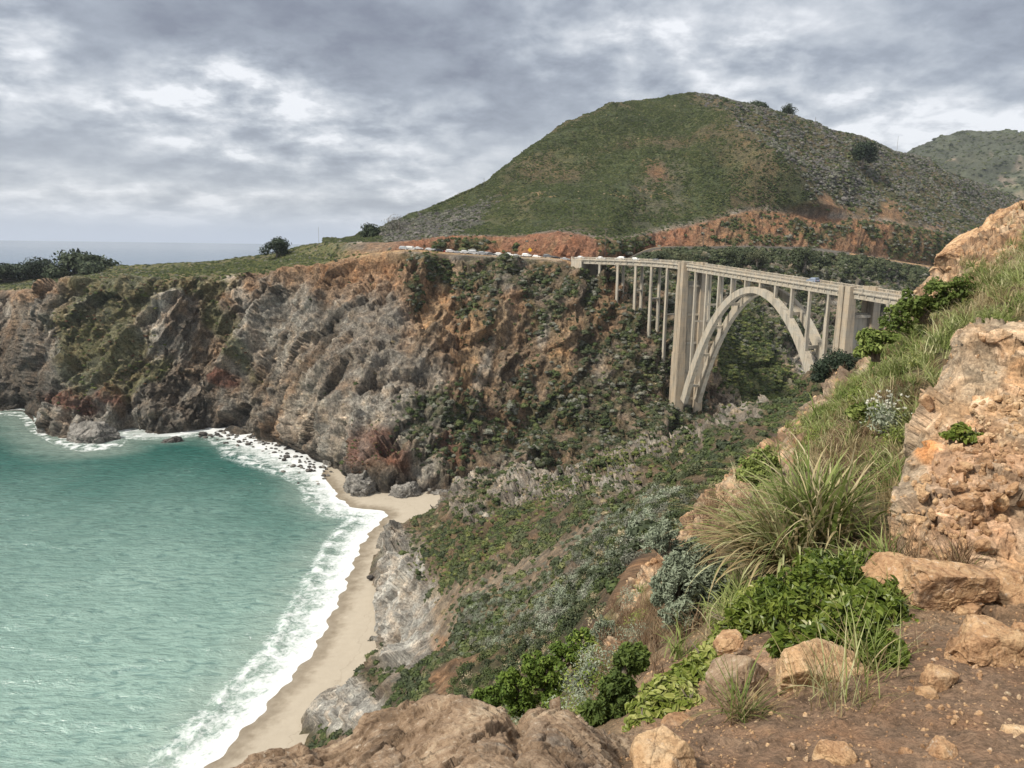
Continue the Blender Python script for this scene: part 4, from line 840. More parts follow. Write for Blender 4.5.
rock_px('rock', 'flat reddish stone sticking out of the path', 955, 604, 985, 628, 3.9, 52, M_sand1, .9, 30, (0, .3, 0), .8)
rock_px('rock', 'pinkish stone at the bottom edge of the path', 812, 745, 858, 780, 2.2, 55, M_sand1, .9, 40)
rock_px('rock', 'angular stone by the bottom of the path, right of the pinkish stone', 925, 742, 965, 776, 2.2, 57, M_sand1, .9, 40, (0, .2, .4), .8)
rock_px('rock', 'orange stone at the lower right corner of the photo', 1005, 728, 1045, 770, 2.3, 59, M_sand1, .9, 40)
rock_px('rock', 'flat pale stone between the green mat plant and the cracked boulder', 712, 636, 746, 652, 3.6, 62, M_sand1, .9, 30, (0, -.2, 0), .8)
rock_px('rock', 'thin tan stone above the pale boulder at the bottom', 660, 722, 706, 742, 2.9, 64, M_sand1, .9, 30, (0, -.1, 0), .8)

# the broken outcrop on the right: a sheet folded round its left side
ctr = [[(884, 600, 4.7), (908, 600, 4.35), (945, 600, 4.4), (990, 600, 4.5), (1050, 600, 4.6), (1150, 600, 4.7)],
       [(883, 560, 4.9), (905, 560, 4.5), (942, 560, 4.6), (988, 560, 4.75), (1045, 560, 4.85), (1150, 555, 4.9)],
       [(884, 520, 5.1), (905, 518, 4.75), (940, 518, 4.95), (988, 515, 5.15), (1045, 510, 5.3), (1150, 505, 5.4)],
       [(896, 470, 5.5), (914, 466, 5.15), (945, 460, 5.45), (990, 455, 5.75), (1045, 450, 5.95), (1150, 445, 6.1)],
       [(906, 440, 5.75), (922, 434, 5.45), (952, 430, 5.8), (992, 425, 6.15), (1045, 420, 6.35), (1150, 415, 6.5)],
       [(922, 400, 6.1), (936, 396, 5.8), (962, 394, 6.1), (1000, 388, 6.5), (1045, 385, 6.7), (1150, 380, 6.8)],
       [(946, 362, 6.5), (955, 356, 6.2), (974, 352, 6.35), (1005, 348, 6.7), (1045, 346, 6.9), (1150, 340, 7.1)],
       [(955, 338, 6.7), (962, 335, 6.35), (978, 332, 6.5), (1005, 331, 6.9), (1045, 329, 7.1), (1150, 325, 7.3)]]
GO = np.array([[at(c[0], c[1], r[1][2]+(.40, .02, -.12, -.20, -.22, -.2)[k_]) for k_, c in enumerate(r)] for r in ctr])
ratx = GO[:, :1, :1]/GO[:, :1, 1:2]; oz = 0*ratx; sA = GO[:, :1]+np.concatenate([ratx*.35+.12, oz+.35, oz-.12], -1); sB = GO[:, :1]+np.concatenate([ratx*1.2+.55, oz+1.2, oz-.5], -1); GO = np.concatenate([sB, sA, GO], 1)
rt = GO[-1:, :, :1]/GO[-1:, :, 1:2]; ot = 0*rt; topo = GO[-1:]+np.concatenate([rt*.9+.06, ot+.9, ot-.08], -1); topo2 = GO[-1:]+np.concatenate([rt*1.8+.25, ot+1.8, ot-.9], -1); GO = np.concatenate([GO, topo, topo2], 0)
SO = loft(GO, [50, 60, 70, 50, 60, 60, 40, 40, 20], [20, 40, 46, 70, 80, 84, 60]); so_ = SO.shape[:2]; NO = normals(SO); NO *= np.sign((NO*(CAM-SO)).sum(-1, keepdims=True).mean())
PO = SO.reshape(-1, 3); NOf = NO.reshape(-1, 3); px, py = proj(PO); Qo = PO*[1, 1, 1.5]
q1, qe1, qr1 = facet(Qo/.58, 301, 1.0); q2, qe2, qr2 = facet(Qo/.22, 311, 1.0); q3, qe3, qr3 = facet(PO/.06, 321, .9); nO = fbm(PO/.5, 331, 4); nO2 = fbm(PO/.12, 332, 3)
rub = np.maximum(mask(px, py, nO*.5, 1000, 430, 60, 26, -10), mask(px, py, nO*.5, 960, 500, 60, 36, -30))
hO = np.tile(np.interp(np.arange(so_[1]), np.cumsum([0, 20, 40, 46, 70, 80, 84, 60]), np.arange(8)), so_[0]); ddo = (q1*.13+q2*.05+q3*.014)*(.2+.8*sstep(1.5, 2.9, hO))+nO*.05-.03
PO2 = PO+NOf*ddo[:, None]
co = lerp(np.tile(np.array([.36, .24, .14]), (len(PO), 1)), np.array([.54, .40, .27]), sstep(-.1, .4, nO2)); co = lerp(co, np.array([.46, .29, .19]), mask(px, py, nO*.7, 975, 490, 70, 60)*.5)
co = lerp(co, np.array([.30, .245, .175]), sstep(-.05, .35, nO+.5*mask(px, py, nO, 905, 500, 26, 60)+.35*mask(px, py, nO, 965, 365, 40, 30))*.75); co = lerp(co, np.array([.50, .24, .09]), mask(px, py, nO, 925, 448, 12, 12)*.7)
co *= (.72+.5*qr2)[:, None]*(.85+.3*qr3)[:, None]; co = lerp(co, np.array([.06, .04, .03]), np.clip(sstep(.05, .0, qe2)*.35+sstep(.03, 0, qe1)*.4, 0, 1)*sstep(-.3, .3, nO2))
M_out = ground_mat('outcrop_stone', 38, 7, .02, contrast=1.25)
oc = meshobj('rock_outcrop', PO2, gridF(so_[1], so_[0]), M_out, attrs={'Col': np.clip(co, .02, .8), 'rock': np.ones(len(PO))})
tag(oc, 'large broken sandstone outcrop above the path at the right edge', 'rock outcrop')
SO2 = PO2.reshape(*so_, 3)
# rocky crest at the top right
rock_px('crag', 'jagged orange rock crag on the skyline at the right edge', 975, 196, 1075, 262, 19, 71, M_sand1, 1.0, 110, (0, -.55, .3), .5, (.34, .2, .08), 'rock crag', drop=.4)
rock_px('crag', 'lower orange crag at the left end of the skyline rocks', 940, 228, 1000, 268, 18.3, 75, M_sand1, 1.0, 80, (0, -.5, .1), .5, (.34, .2, .08), 'rock crag', drop=.2)

# loose gravel and pebbles
peb = []
for i in range(5):
    P, F, sh = rock_geo((1, .8, .6), 400+i*13, 7, .5, (.4, .2, .0)); peb.append(meshobj('pebble', P, F, M_sand1, attrs={'shade': sh}, smooth=False, link=False))
g = SN2.reshape(-1, 3); px, py = proj(g)
pw = (dirt*(1-.3*rk)*(dN < 6)).reshape(shn)
p = pick(SN2, pw, 12000); s = rng.gamma(.8, .0075, 12000)+.0025; scatter('gravel', p, s, peb, 'loose orange gravel on the dirt path', rot=rng.uniform(0, 6.28, (12000, 3)))
p = pick(SN2, (rk*(dN < 22)*(QN.ravel() < 1.1)).reshape(shn), 2600); s = rng.gamma(1.5, .03, 2600)+.015; scatter('crumbled_stone', p, s, peb, 'crumbled orange stones along the eroded edge', rot=rng.uniform(0, 6.28, (2600, 3)))
p = pick(SO2, (rub+.05).reshape(so_), 1700); s = rng.gamma(1.6, .018, 1700)+.012; scatter('rubble', p, s, peb, 'broken rubble lying on the outcrop', rot=rng.uniform(0, 6.28, (1700, 3)))
# ------------------------------------------------------------------ bridge
def concrete(name, base, streak=.5):
    m, q, b = newmat(name); p = pos(q); n = q.noise(p, .35, 6, .65); n2 = q.noise(q.vmul(p, (1, 1, .10)), .75, 6, .72); n3 = q.noise(p, 5, 5, .6)
    sp = q.n('ShaderNodeSeparateXYZ'); q.set(sp.inputs[0], p)
    c = q.mix(q.mr(n, .35, .7, 0, 1), base, tuple(x*k for x, k in zip(base, (1.25, 1.12, .98)))); c = q.mix(q.mr(n2, .48, .68, 0, streak), c, tuple(x*.5 for x in base)); c = q.mix(q.mr(n2, .42, .3, 0, .35), c, tuple(min(1, x*1.45) for x in base))
    lf = q.math('FRACT', q.math('DIVIDE', sp.outputs[2], 1.9)); c = q.mix(q.mr(lf, 0, .07, .35, 0), c, tuple(x*.45 for x in base))
    q.set(b.inputs['Base Color'], c); bump(q, b, n3, .04); return m
CO = concrete('bridge_concrete', (.37, .345, .29), .9); COT = concrete('tower_concrete', (.34, .295, .23), .95); COD = concrete('deck_concrete', (.41, .38, .32), .8)
m, q, b = newmat('asphalt'); p = pos(q); q.set(b.inputs['Base Color'], q.mix(q.noise(p, 1.2, 6, .6), (.13, .125, .12), (.24, .23, .21))); ASPH = m
Lp = at(682, 262.5, 329); Rp = at(845, 287, 231); Lp[2] -= 1.0; Rp[2] -= 1.0       # near kerb at the two towers, road level
Dv = (Rp-Lp); LEN = np.linalg.norm(Dv[:2]); dv = Dv/LEN; e2 = np.array([dv[1]*-1, dv[0], 0.]); e2 = e2/np.linalg.norm(e2)
if e2[0] < 0: e2 = -e2
grade = Dv[2]/LEN
# near-edge line of the deck: straight over the arch, bending left over the north approach
pts = []
ab = at(571, 257.2, 366); ab[2] -= .9
for s in np.linspace(0, 1, 15)[:-1]:
    h = s; P0_ = ab; P3_ = Lp; P1_ = ab+np.array([20., -12.0, 0])*1.0; P2_ = Lp-dv*20
    pts.append((1-h)**3*P0_+3*(1-h)**2*h*P1_+3*(1-h)*h*h*P2_+h**3*P3_)
for s in np.linspace(0, LEN+58, 62): pts.append(Lp+dv*s)
line = np.array(pts); tan = np.gradient(line, axis=0); tan /= np.linalg.norm(tan, axis=1)[:, None]; per = np.stack([-tan[:, 1], tan[:, 0], 0*tan[:, 0]], 1); per /= np.linalg.norm(per, axis=1)[:, None]
per *= np.sign(per@e2)[:, None]; cum = np.r_[0, np.cumsum(np.linalg.norm(np.diff(line, axis=0), axis=1))]
sL = cum[14]
def onl(s, off=0, dz=0):
    p = np.array([np.interp(s, cum, line[:, i]) for i in range(3)]); n_ = np.array([np.interp(s, cum, per[:, i]) for i in range(3)]); return p+n_*off+np.array([0, 0, dz])
WD = 8.6
br = empty('arch_bridge', onl(sL, WD/2, -1), 'tall concrete open-spandrel arch bridge spanning the canyon', 'bridge'); BL = np.array(br.location)
class BB(MB):
    def build(s, name, mat, parent=None, **k):
        o = super().build(name, mat, parent, **k)
        me = o.data; 
        if parent is br:
            co_ = np.empty(len(me.vertices)*3, np.float32); me.vertices.foreach_get('co', co_); co_ = co_.reshape(-1, 3)-BL.astype(np.float32); me.vertices.foreach_set('co', co_.ravel()); me.update()
        return o
def sweep(bb, o0, o1, z0, z1, s0=0, s1=None, step=2.5):
    s1 = cum[-1] if s1 is None else s1; ss = np.linspace(s0, s1, max(2, int((s1-s0)/step)+1)); V = []
    for s in ss: V += [onl(s, o0, z0), onl(s, o1, z0), onl(s, o1, z1), onl(s, o0, z1)]
    n = len(ss); F = [[i*4+j, i*4+(j+1) % 4, i*4+4+(j+1) % 4, i*4+4+j] for i in range(n-1) for j in range(4)]+[[0, 3, 2, 1], [n*4-4, n*4-3, n*4-2, n*4-1]]
    bb.add(V, F)
b = BB(); sweep(b, 0, WD, -.5, 0); sweep(b, -.12, 0, -.28, .12); sweep(b, WD, WD+.12, -.28, .12); b.build('deck', COD, br)
b = BB()
sweep(b, .35, .95, -2.0, -.5); sweep(b, WD-.95, WD-.35, -2.0, -.5); sweep(b, WD/2-.3, WD/2+.3, -1.8, -.5)
for s in np.arange(3, cum[-1], 3.1):
    v = [onl(s-.15, .02, -1.1), onl(s+.15, .02, -1.1), onl(s+.15, WD-.02, -1.1), onl(s-.15, WD-.02, -1.1), onl(s-.15, .02, -.5), onl(s+.15, .02, -.5), onl(s+.15, WD-.02, -.5), onl(s-.15, WD-.02, -.5)]; b.hexa(v)
b.build('girder', CO, br)
b = BB(); sweep(b, 1.15, WD-1.15, .004, .03); b.build('roadway', ASPH, br)
m, q, bb_ = newmat('road_paint_yellow'); bb_.inputs['Base Color'].default_value = (.55, .38, .05, 1); YEL = m
b = BB(); sweep(b, WD/2-.22, WD/2-.10, .034, .04); sweep(b, WD/2+.10, WD/2+.22, .034, .04); b.build('centre_line', YEL, br)
for side, o in (('near', .0), ('far', WD-.3)):
    b = BB(); sweep(b, o, o+.3, .12, .26); sweep(b, o-.03, o+.33, .88, 1.05)
    k = 0
    for s in np.arange(.3, cum[-1]-.3, .62):
        w = .42 if k % 8 == 0 else .16; h = 1.2 if k % 8 == 0 else .88; k += 1; a_ = .03 if w < .3 else -.03
        b.hexa([onl(s-w/2, o+a_, .26), onl(s+w/2, o+a_, .26), onl(s+w/2, o+.3-a_, .26), onl(s-w/2, o+.3-a_, .26), onl(s-w/2, o+a_, h), onl(s+w/2, o+a_, h), onl(s+w/2, o+.3-a_, h), onl(s-w/2, o+.3-a_, h)])
    b.build('railing', COD, br)
def leg_t(bb, s, off, L0, W0, L1, W1, zt, zb):
    """tapered block: along length L, across width W, top index 1"""
    c = onl(s, off); V = []
    t = onl(s+.5)-onl(s-.5); t[2] = 0; t /= np.linalg.norm(t); n_ = np.array([-t[1], t[0], 0]); n_ *= np.sign(n_@e2)
    for L_, W_, z in ((L0, W0, zb), (L1, W1, zt)):
        for a, q_ in ((-1, -1), (1, -1), (1, 1), (-1, 1)):
            p = c+t*a*L_/2+n_*q_*W_/2; V.append([p[0], p[1], z])
    bb.hexa(V)
# towers: two fluted legs with a panelled wall between
def tower(s, zb):
    zt = onl(s)[2]; t = bpy.data.objects.new('tower', None); C.objects.link(t); t.parent = br
    class TB(MB): pass
    for o, sgn in ((-.4, -1), (WD+.4, 1)):
        bb = MB()
        H = zt-zb
        for q_ in (-1, 1):   # two shafts per leg with a groove between
            leg_t(bb, s+q_*1.40, o+sgn*(-.3), 2.55, 3.2, 2.2, 2.3, zt+1.35, zb+H*.42); leg_t(bb, s+q_*1.55, o+sgn*(-.2), 3.0, 4.1, 2.75, 3.4, zb+H*.42, zb)
        leg_t(bb, s, o-sgn*.5, 3.2, 2.6, 2.0, 1.6, zt+1.1, zb)
        x = bb.build('tower_leg', COT, None); V = np.empty(len(x.data.vertices)*3, np.float32); x.data.vertices.foreach_get('co', V); V = V.reshape(-1, 3)-BL.astype(np.float32); x.data.vertices.foreach_set('co', V.ravel()); x.parent = t
    bb = MB(); leg_t(bb, s, WD/2, 3.0, WD-1.2, 2.0, WD-1.6, zt-6.5, zb)
    for k in range(5):
        z = zb+(zt-zb)*(.1+.19*k); leg_t(bb, s, WD/2, 4.1, WD-.5, 3.9, WD-.5, z+.9, z)
    x = bb.build('tower_wall', CO, None); V = np.empty(len(x.data.vertices)*3, np.float32); x.data.vertices.foreach_get('co', V); V = V.reshape(-1, 3)-BL.astype(np.float32); x.data.vertices.foreach_set('co', V.ravel()); x.parent = t
ZB = at(676, 404, 329)[2]
tower(sL+1.5, ZB-4); tower(sL+LEN+1.5, 22.)
# arch ribs
zsp = ZB+3; s0a, s1a = sL+4.5, sL+LEN+1.0; mid = (s0a+s1a)/2; zc0 = at(752, 287, 276)[2]
def arch_z(s, top=True):
    u = (s-mid)/((s1a-s0a)/2); zt_ = zc0+grade*(s-mid)*.25; a = 2.2
    rise = zt_-zsp; k = 1.0; c = rise*(1-(.82*u*u+.18*u**4)); return zsp+c
def rib_thick(s): u = abs(s-mid)/((s1a-s0a)/2); return 2.2+1.3*u
for o in (.15, WD-2.0):
    b = BB(); ss = np.linspace(s0a, s1a, 61); V = []
    for i, s in enumerate(ss):
        ds_ = .1; tz = (arch_z(s+ds_)-arch_z(s-ds_))/(2*ds_); nl = math.hypot(1, tz); th = rib_thick(s)
        for o_, k in ((o, 0), (o+1.85, 0), (o+1.85, 1), (o, 1)):
            sn = s+(tz/nl)*th*k; zz_ = arch_z(s)-th*k/nl; p = onl(sn, o_); V.append([p[0], p[1], zz_])
    n = len(ss); F = [[i*4+j, i*4+(j+1) % 4, i*4+4+(j+1) % 4, i*4+4+j] for i in range(n-1) for j in range(4)]+[[0, 3, 2, 1], [n*4-4, n*4-3, n*4-2, n*4-1]]
    b.add(V, F); b.build('arch_rib', CO, br)
def strut(s, z, h=.9, name='cross_beam'):
    b = BB(); V = []
    for zz_ in (z-h/2, z+h/2):
        for a, o in ((-.45, 1.2), (.45, 1.2), (.45, WD-1.2), (-.45, WD-1.2)): p = onl(s+a, o); V.append([p[0], p[1], zz_])
    b.hexa(V); b.build(name, CO, br)
for u in (-.93, -.78, -.60, -.38, -.12, .12, .38, .60, .78, .93):
    s = mid+u*(s1a-s0a)/2; strut(s, arch_z(s)-1.6, 1.1)
def column(s, zb, w=.95, wt=.8):
    zt = onl(s)[2]-1.95
    for o in (.9, WD-.9):
        b = BB(); leg_t(b, s, o, w, w*1.1, wt, wt*1.1, zt, zb); leg_t(b, s, o, wt, wt*1.1, wt*1.9, wt*1.4, zt+.35, zt-.55); b.build('column', CO, br)
    return zt
for i in range(1, 11):
    s = sL+1.5+LEN*i/11.
    if s > s1a-.5: continue
    zt = column(s, arch_z(s)-.8)
    strut(s, zt-.2, .8)
    if zt-arch_z(s) > 20: strut(s, (zt+arch_z(s))/2, .7)
# approach bents, placed where the photo shows them
def s_at_px(x):
    ss = np.linspace(.5, cum[-1]-.5, 1500); q_ = np.array([onl(s_, .9) for s_ in ss]); a, _ = proj(q_); return ss[np.argmin(np.abs(a-x))]
for x, zb_y in ((668, 365), (652, 335), (636, 320), (618, 320), (600, 310)):
    s = s_at_px(x); zz_ = at(x, zb_y, onl(s)[1])[2]-6; zt = column(s, zz_, 1.15, .95); strut(s, zt-.3, .8); strut(s, (zt+zz_)/2+4, .6)
for ds_ in (16, 32, 46): s = sL+LEN+1.5+ds_; zt = column(s, onl(s)[2]-28, 1.1, .9); strut(s, zt-.3, .8)
# north abutment with its dark chamber
b = BB(); leg_t(b, 3.2, WD/2, 5.4, WD+1.6, 5.4, WD+1.6, onl(3)[2]-.5, onl(3)[2]-16); b.build('abutment', COD, br)
b = BB(); leg_t(b, 9.0, WD-1.0, 7, 1.0, 7, 1.0, onl(9)[2]-2.02, onl(9)[2]-12); b.build('abutment_wall', COT, br)

# ------------------------------------------------------------------ parapet wall and highway shoulder, old coast road wall
m, q, b_ = newmat('pale_masonry'); p = pos(q); q.set(b_.inputs['Base Color'], q.mix(q.noise(p, .8, 5, .6), (.30, .25, .19), (.50, .44, .35))); MAS = m
def surf_pt(v, h):
    """point on the headland sheet at control-row v, control-column h"""
    i = int(np.clip(np.interp(v, np.arange(12), np.cumsum([0]+nr)), 0, shp[0]-1)); j = int(np.clip(np.interp(h, np.arange(G.shape[1]), np.cumsum([0]+nc)), 0, shp[1]-1)); return SF[i, j].astype(float)
def wall_line(name, label, v, h0, h1, hgt, th, n, mat, cat, off=0.):
    P = np.array([surf_pt(v, h) for h in np.linspace(h0, h1, n)]); P[:, 2] = np.convolve(np.r_[P[0, 2], P[:, 2], P[-1, 2]], [.25, .5, .25], 'valid'); b = MB(); V = []
    for p_ in P:
        t = np.array([0, 1., 0]); V += [p_+[0, -th/2+off, -1.2], p_+[0, th/2+off, -1.2], p_+[0, th/2+off, hgt], p_+[0, -th/2+off, hgt]]
    k = len(P); b.add(V, [[i*4+j, i*4+(j+1) % 4, i*4+4+(j+1) % 4, i*4+4+j] for i in range(k-1) for j in range(4)]+[[0, 3, 2, 1], [k*4-4, k*4-3, k*4-2, k*4-1]])
    return tag(b.build(name, mat), label, cat)
wall_line('stone_parapet', 'low pale stone wall along the highway pullout before the bridge', 5.03, 13.2, 15.0, .3, .5, 40, MAS, 'wall')
wall_line('retaining_wall', 'long pale wall along the old coast road under the red cut', 5.05, 16.4, 20.6, 1.1, .6, 60, MAS, 'wall')

# ------------------------------------------------------------------ cars
def paint(name, c, rough=.3):
    m, q, b = newmat(name); b.inputs['Base Color'].default_value = (*c, 1); b.inputs['Roughness'].default_value = rough; b.inputs['Specular IOR Level'].default_value = .5; return m
CARC = {'white': paint('paint_white', (.72, .72, .70)), 'silver': paint('paint_silver', (.38, .39, .40)), 'grey': paint('paint_grey', (.10, .105, .11)), 'black': paint('paint_black', (.02, .02, .022)), 'blue': paint('paint_blue', (.22, .26, .33)), 'red': paint('paint_red', (.28, .04, .03))}
GLS = paint('car_glass', (.02, .025, .03), .08); TYR = paint('tyre_rubber', (.02, .02, .02), .8); RIM = paint('rim_metal', (.35, .35, .35), .3); LMP = paint('lamp_lens', (.75, .74, .68), .1); TLP = paint('tail_lens', (.30, .02, .02), .2); PLN = paint('dark_trim', (.03, .03, .03), .6)
def profile(b, prof, w, wt=None, ztop=None):
    """side outline (x,z) extruded across y; narrower above the belt"""
    n = len(prof); V = []
    for sgn in (-1, 1):
        for x, z in prof:
            k = 1 if wt is None else 1-(1-wt)*np.clip((z-ztop)/.55, 0, 1); V.append([x, sgn*w/2*k, z])
    b.add(V, [[i, (i+1) % n, n+(i+1) % n, n+i] for i in range(n)]); c0 = len(V); xs = np.mean([p[0] for p in prof]); zs_ = np.mean([p[1] for p in prof])
    b.add([[xs, -w/2, zs_]]+V[:n], [[0, 1+(i+1) % n, 1+i] for i in range(n)]); b.add([[xs, w/2, zs_]]+V[n:], [[0, 1+i, 1+(i+1) % n] for i in range(n)])
def make_car(kind, colr):
    r = empty('parked_car', (0, 0, 0)); mt_ = CARC[colr]; L_, W_ = (4.7, 1.85)
    if kind == 'suv': body = [(-2.3, .35), (-2.35, .95), (-2.2, 1.05), (1.1, 1.08), (2.15, .98), (2.35, .75), (2.33, .35)]; cab = [(-2.15, 1.03), (-1.95, 1.62), (-1.6, 1.72), (.25, 1.72), (.75, 1.5), (1.25, 1.05)]
    elif kind == 'van': body = [(-2.6, .35), (-2.65, 1.1), (1.9, 1.12), (2.4, .9), (2.45, .35)]; cab = [(-2.6, 1.1), (-2.55, 2.1), (-2.3, 2.25), (1.0, 2.25), (1.3, 2.1), (1.95, 1.1)]
    elif kind == 'hatch': body = [(-2.0, .35), (-2.05, .85), (-1.95, .98), (1.0, .98), (1.85, .85), (2.05, .65), (2.03, .33)]; cab = [(-1.95, .95), (-1.6, 1.4), (-1.2, 1.5), (.1, 1.5), (.5, 1.38), (1.1, .96)]
    else: body = [(-2.3, .35), (-2.35, .85), (-2.2, .98), (-1.4, 1.0), (1.0, .97), (2.1, .82), (2.35, .62), (2.33, .32)]; cab = [(-1.65, .96), (-1.05, 1.38), (-.7, 1.45), (.1, 1.45), (.45, 1.35), (1.15, .95)]
    b = MB(); profile(b, body, W_); profile(b, cab, W_*.97, .8, 1.0); b.build('body', mt_, r, smooth=False)
    cx = [p[0] for p in cab]; z0 = cab[0][1]+.07; z1 = max(p[1] for p in cab)-.10
    xa, xb = cab[1][0]+.12, cab[-2][0]-.05
    for sgn in (-1, 1):
        y0_ = sgn*(W_*.97/2+.006); y1 = sgn*(W_*.97/2*(1-.2*np.clip((z1-1.0)/.55, 0, 1))+.02)
        for a, c_ in ((cab[0][0]+.30, (xa+xb)/2-.06), ((xa+xb)/2+.06, cab[-1][0]-.30)):
            la = a+.22 if a < 0 else a; lc = c_ if c_ < xb-.3 else c_-.42
            v0 = [[a, y0_, z0], [c_, y0_, z0], [lc, y1, z1], [la, y1, z1]]; v1 = [[p_[0], p_[1]-sgn*.03, p_[2]] for p_ in v0]; b = MB(); b.hexa(v1+v0) if sgn > 0 else b.hexa(v0+v1); b.build('side_window', GLS, r)
    def slope_glass(nm, p, q_):
        b = MB(); (x0, za), (x1, zb_) = p, q_; nx, nz = (zb_-za), -(x1-x0); l = math.hypot(nx, nz); nx, nz = nx/l*.012, nz/l*.012
        if (nx > 0) != (x0 > 0): nx, nz = -nx, -nz
        w0 = W_*.40; w1 = W_*.36; a0, a1 = .12, .90
        P = lambda t, y: [x0+(x1-x0)*t+nx, y, za+(zb_-za)*t+nz]; Q = lambda t, y: [x0+(x1-x0)*t-nx, y, za+(zb_-za)*t-nz]
        b.hexa([Q(a0, -w0), Q(a0, w0), P(a0, w0), P(a0, -w0), Q(a1, -w1), Q(a1, w1), P(a1, w1), P(a1, -w1)]); b.build(nm, GLS, r)
    slope_glass('windscreen', cab[-1], cab[-2]); slope_glass('rear_window', cab[0], cab[1])
    xw = (-1.42, 1.45) if kind != 'hatch' else (-1.25, 1.25)
    for x in xw:
        for sgn in (-1, 1):
            b = MB(); b.tube([[x, sgn*(W_/2-.20), .33], [x, sgn*(W_/2+.01), .33]], [.33, .33], 14); wh = b.build('wheel', TYR, r)
            b = MB(); b.tube([[x, sgn*(W_/2-.05), .33], [x, sgn*(W_/2+.03), .33]], [.19, .19], 10); b.build('rim', RIM, wh)
    xe = body[-1][0]+.01; xr = body[0][0]-.03
    for sgn in (-1, 1):
        b = MB(); b.box([xe-.05, sgn*.68, .68], [.16, .34, .15]); b.build('headlight', LMP, r); b = MB(); b.box([xr+.02, sgn*.74, .82], [.10, .24, .22]); b.build('tail_light', TLP, r)
    b = MB(); b.box([xe-.02, 0, .42], [.12, W_*.9, .2]); b.build('bumper', PLN, r); b = MB(); b.box([xr+.02, 0, .42], [.12, W_*.9, .2]); b.build('bumper', PLN, r)
    return r
def copy_tree(o, parent=None):
    c = o.copy(); C.objects.link(c); c.parent = parent
    for ch in o.children[:]: copy_tree(ch, c)
    return c
_cars = {}
def car(kind, colr, p, heading, label, group):
    k = (kind, colr)
    if k not in _cars: _cars[k] = o = make_car(kind, colr)
    else: o = copy_tree(_cars[k])
    o.name = 'moving_car' if 'driving' in label else 'parked_car'
    o.location = p; o.rotation_euler = (0, 0, heading); return tag(o, label, 'car', group)
def bridge_car(x, kind, colr, label, lane):
    ss = np.linspace(.5, cum[-1]-.5, 1500); off = 2.6 if lane == 0 else WD-2.6; q_ = np.array([onl(s_, off, .03) for s_ in ss]); a, _ = proj(q_); s = ss[np.argmin(np.abs(a-x))]
    t = onl(s+.5)-onl(s-.5); h = math.atan2(t[1], t[0])+(math.pi if lane else 0); car(kind, colr, onl(s, off, .035), h, label, 'cars on the bridge')
bridge_car(580, 'sedan', 'white', 'white sedan entering the bridge beside the abutment', 1)
bridge_car(601, 'sedan', 'white', 'white sedan driving at the far left end of the bridge deck', 0)
bridge_car(620, 'suv', 'white', 'white suv driving on the bridge, second from its left end', 1)
bridge_car(636, 'hatch', 'white', 'white hatchback driving on the bridge just left of the dark car', 0)
bridge_car(656, 'sedan', 'grey', 'dark grey sedan driving on the bridge near the left tower', 0)
bridge_car(813, 'suv', 'blue', 'blue grey suv driving alone over the right part of the arch', 1)
# parked row on the pullout
def road_pt(x, back=0.5):
    best = None
    for h in np.linspace(11.5, 15.9, 500):
        p = surf_pt(5.0+back, h); a, _ = proj(p[None]); d_ = abs(a[0]-x)
        if best is None or d_ < best[0]: best = (d_, p, h)
    p = best[1]; p2 = surf_pt(5.0+back, min(best[2]+.25, 15.95)); p1 = surf_pt(5.0+back, best[2]-.25); t = p2-p1; return p, math.atan2(t[1], t[0])
rowc = [(404, 'suv', 'silver', 'silver suv first at the left end of the parked row', .3), (418, 'sedan', 'white', 'white sedan parked second from the left end of the row', .35), (429, 'hatch', 'white', 'white hatchback third from the left in the parked row', .5), (439, 'sedan', 'black', 'black sedan parked fourth from the left end of the row', .3),
        (450, 'suv', 'white', 'white suv parked above the bright green slope patch', .4), (457, 'sedan', 'silver', 'silver sedan parked tight behind the white suv above the green patch', .65), (465, 'suv', 'white', 'white suv parked seventh from the left end of the row', .35), (473, 'van', 'white', 'white van parked tallest in the roadside row', .45),
        (482, 'suv', 'silver', 'silver suv parked just right of the white van', .35), (491, 'sedan', 'grey', 'dark grey sedan between two suvs in the parked row', .3), (500, 'suv', 'white', 'white suv parked left of the pair near the pullout wall', .4), (509, 'suv', 'white', 'white suv parked last before the gap in the row', .35),
        (527, 'suv', 'white', 'white suv parked under the yellow road sign', .35), (548, 'suv', 'grey', 'dark suv parked right of the yellow road sign', .35), (565, 'sedan', 'silver', 'silver sedan stopped just before the bridge abutment', .5), 
        (411, 'van', 'white', 'white van parked near the left end of the row behind the silver suv', .75), (434, 'suv', 'silver', 'silver suv parked in the back row behind the white hatchback', .8), (445, 'hatch', 'red', 'red hatchback parked in the back row near the green patch', .8),
        (461, 'suv', 'silver', 'silver suv parked in the back row left of the white van', .85), (478, 'sedan', 'white', 'white sedan parked in the back row behind the white van', .85), (495, 'suv', 'white', 'white suv parked in the back row behind the dark sedan', .8),
        (487, 'van', 'silver', 'silver van parked in the back row right of the tall white van', .85), (517, 'sedan', 'silver', 'silver sedan parked alone left of the suv under the sign', .5), (537, 'hatch', 'white', 'white hatchback squeezed between the sign and the dark suv', .6), (557, 'hatch', 'black', 'black hatchback parked just right of the dark suv', .6)]
for x, k, c_, lb, bk in rowc:
    p, h = road_pt(x, bk); car(k, c_, p+[0, 0, .03], h, lb, 'cars parked along the pullout')

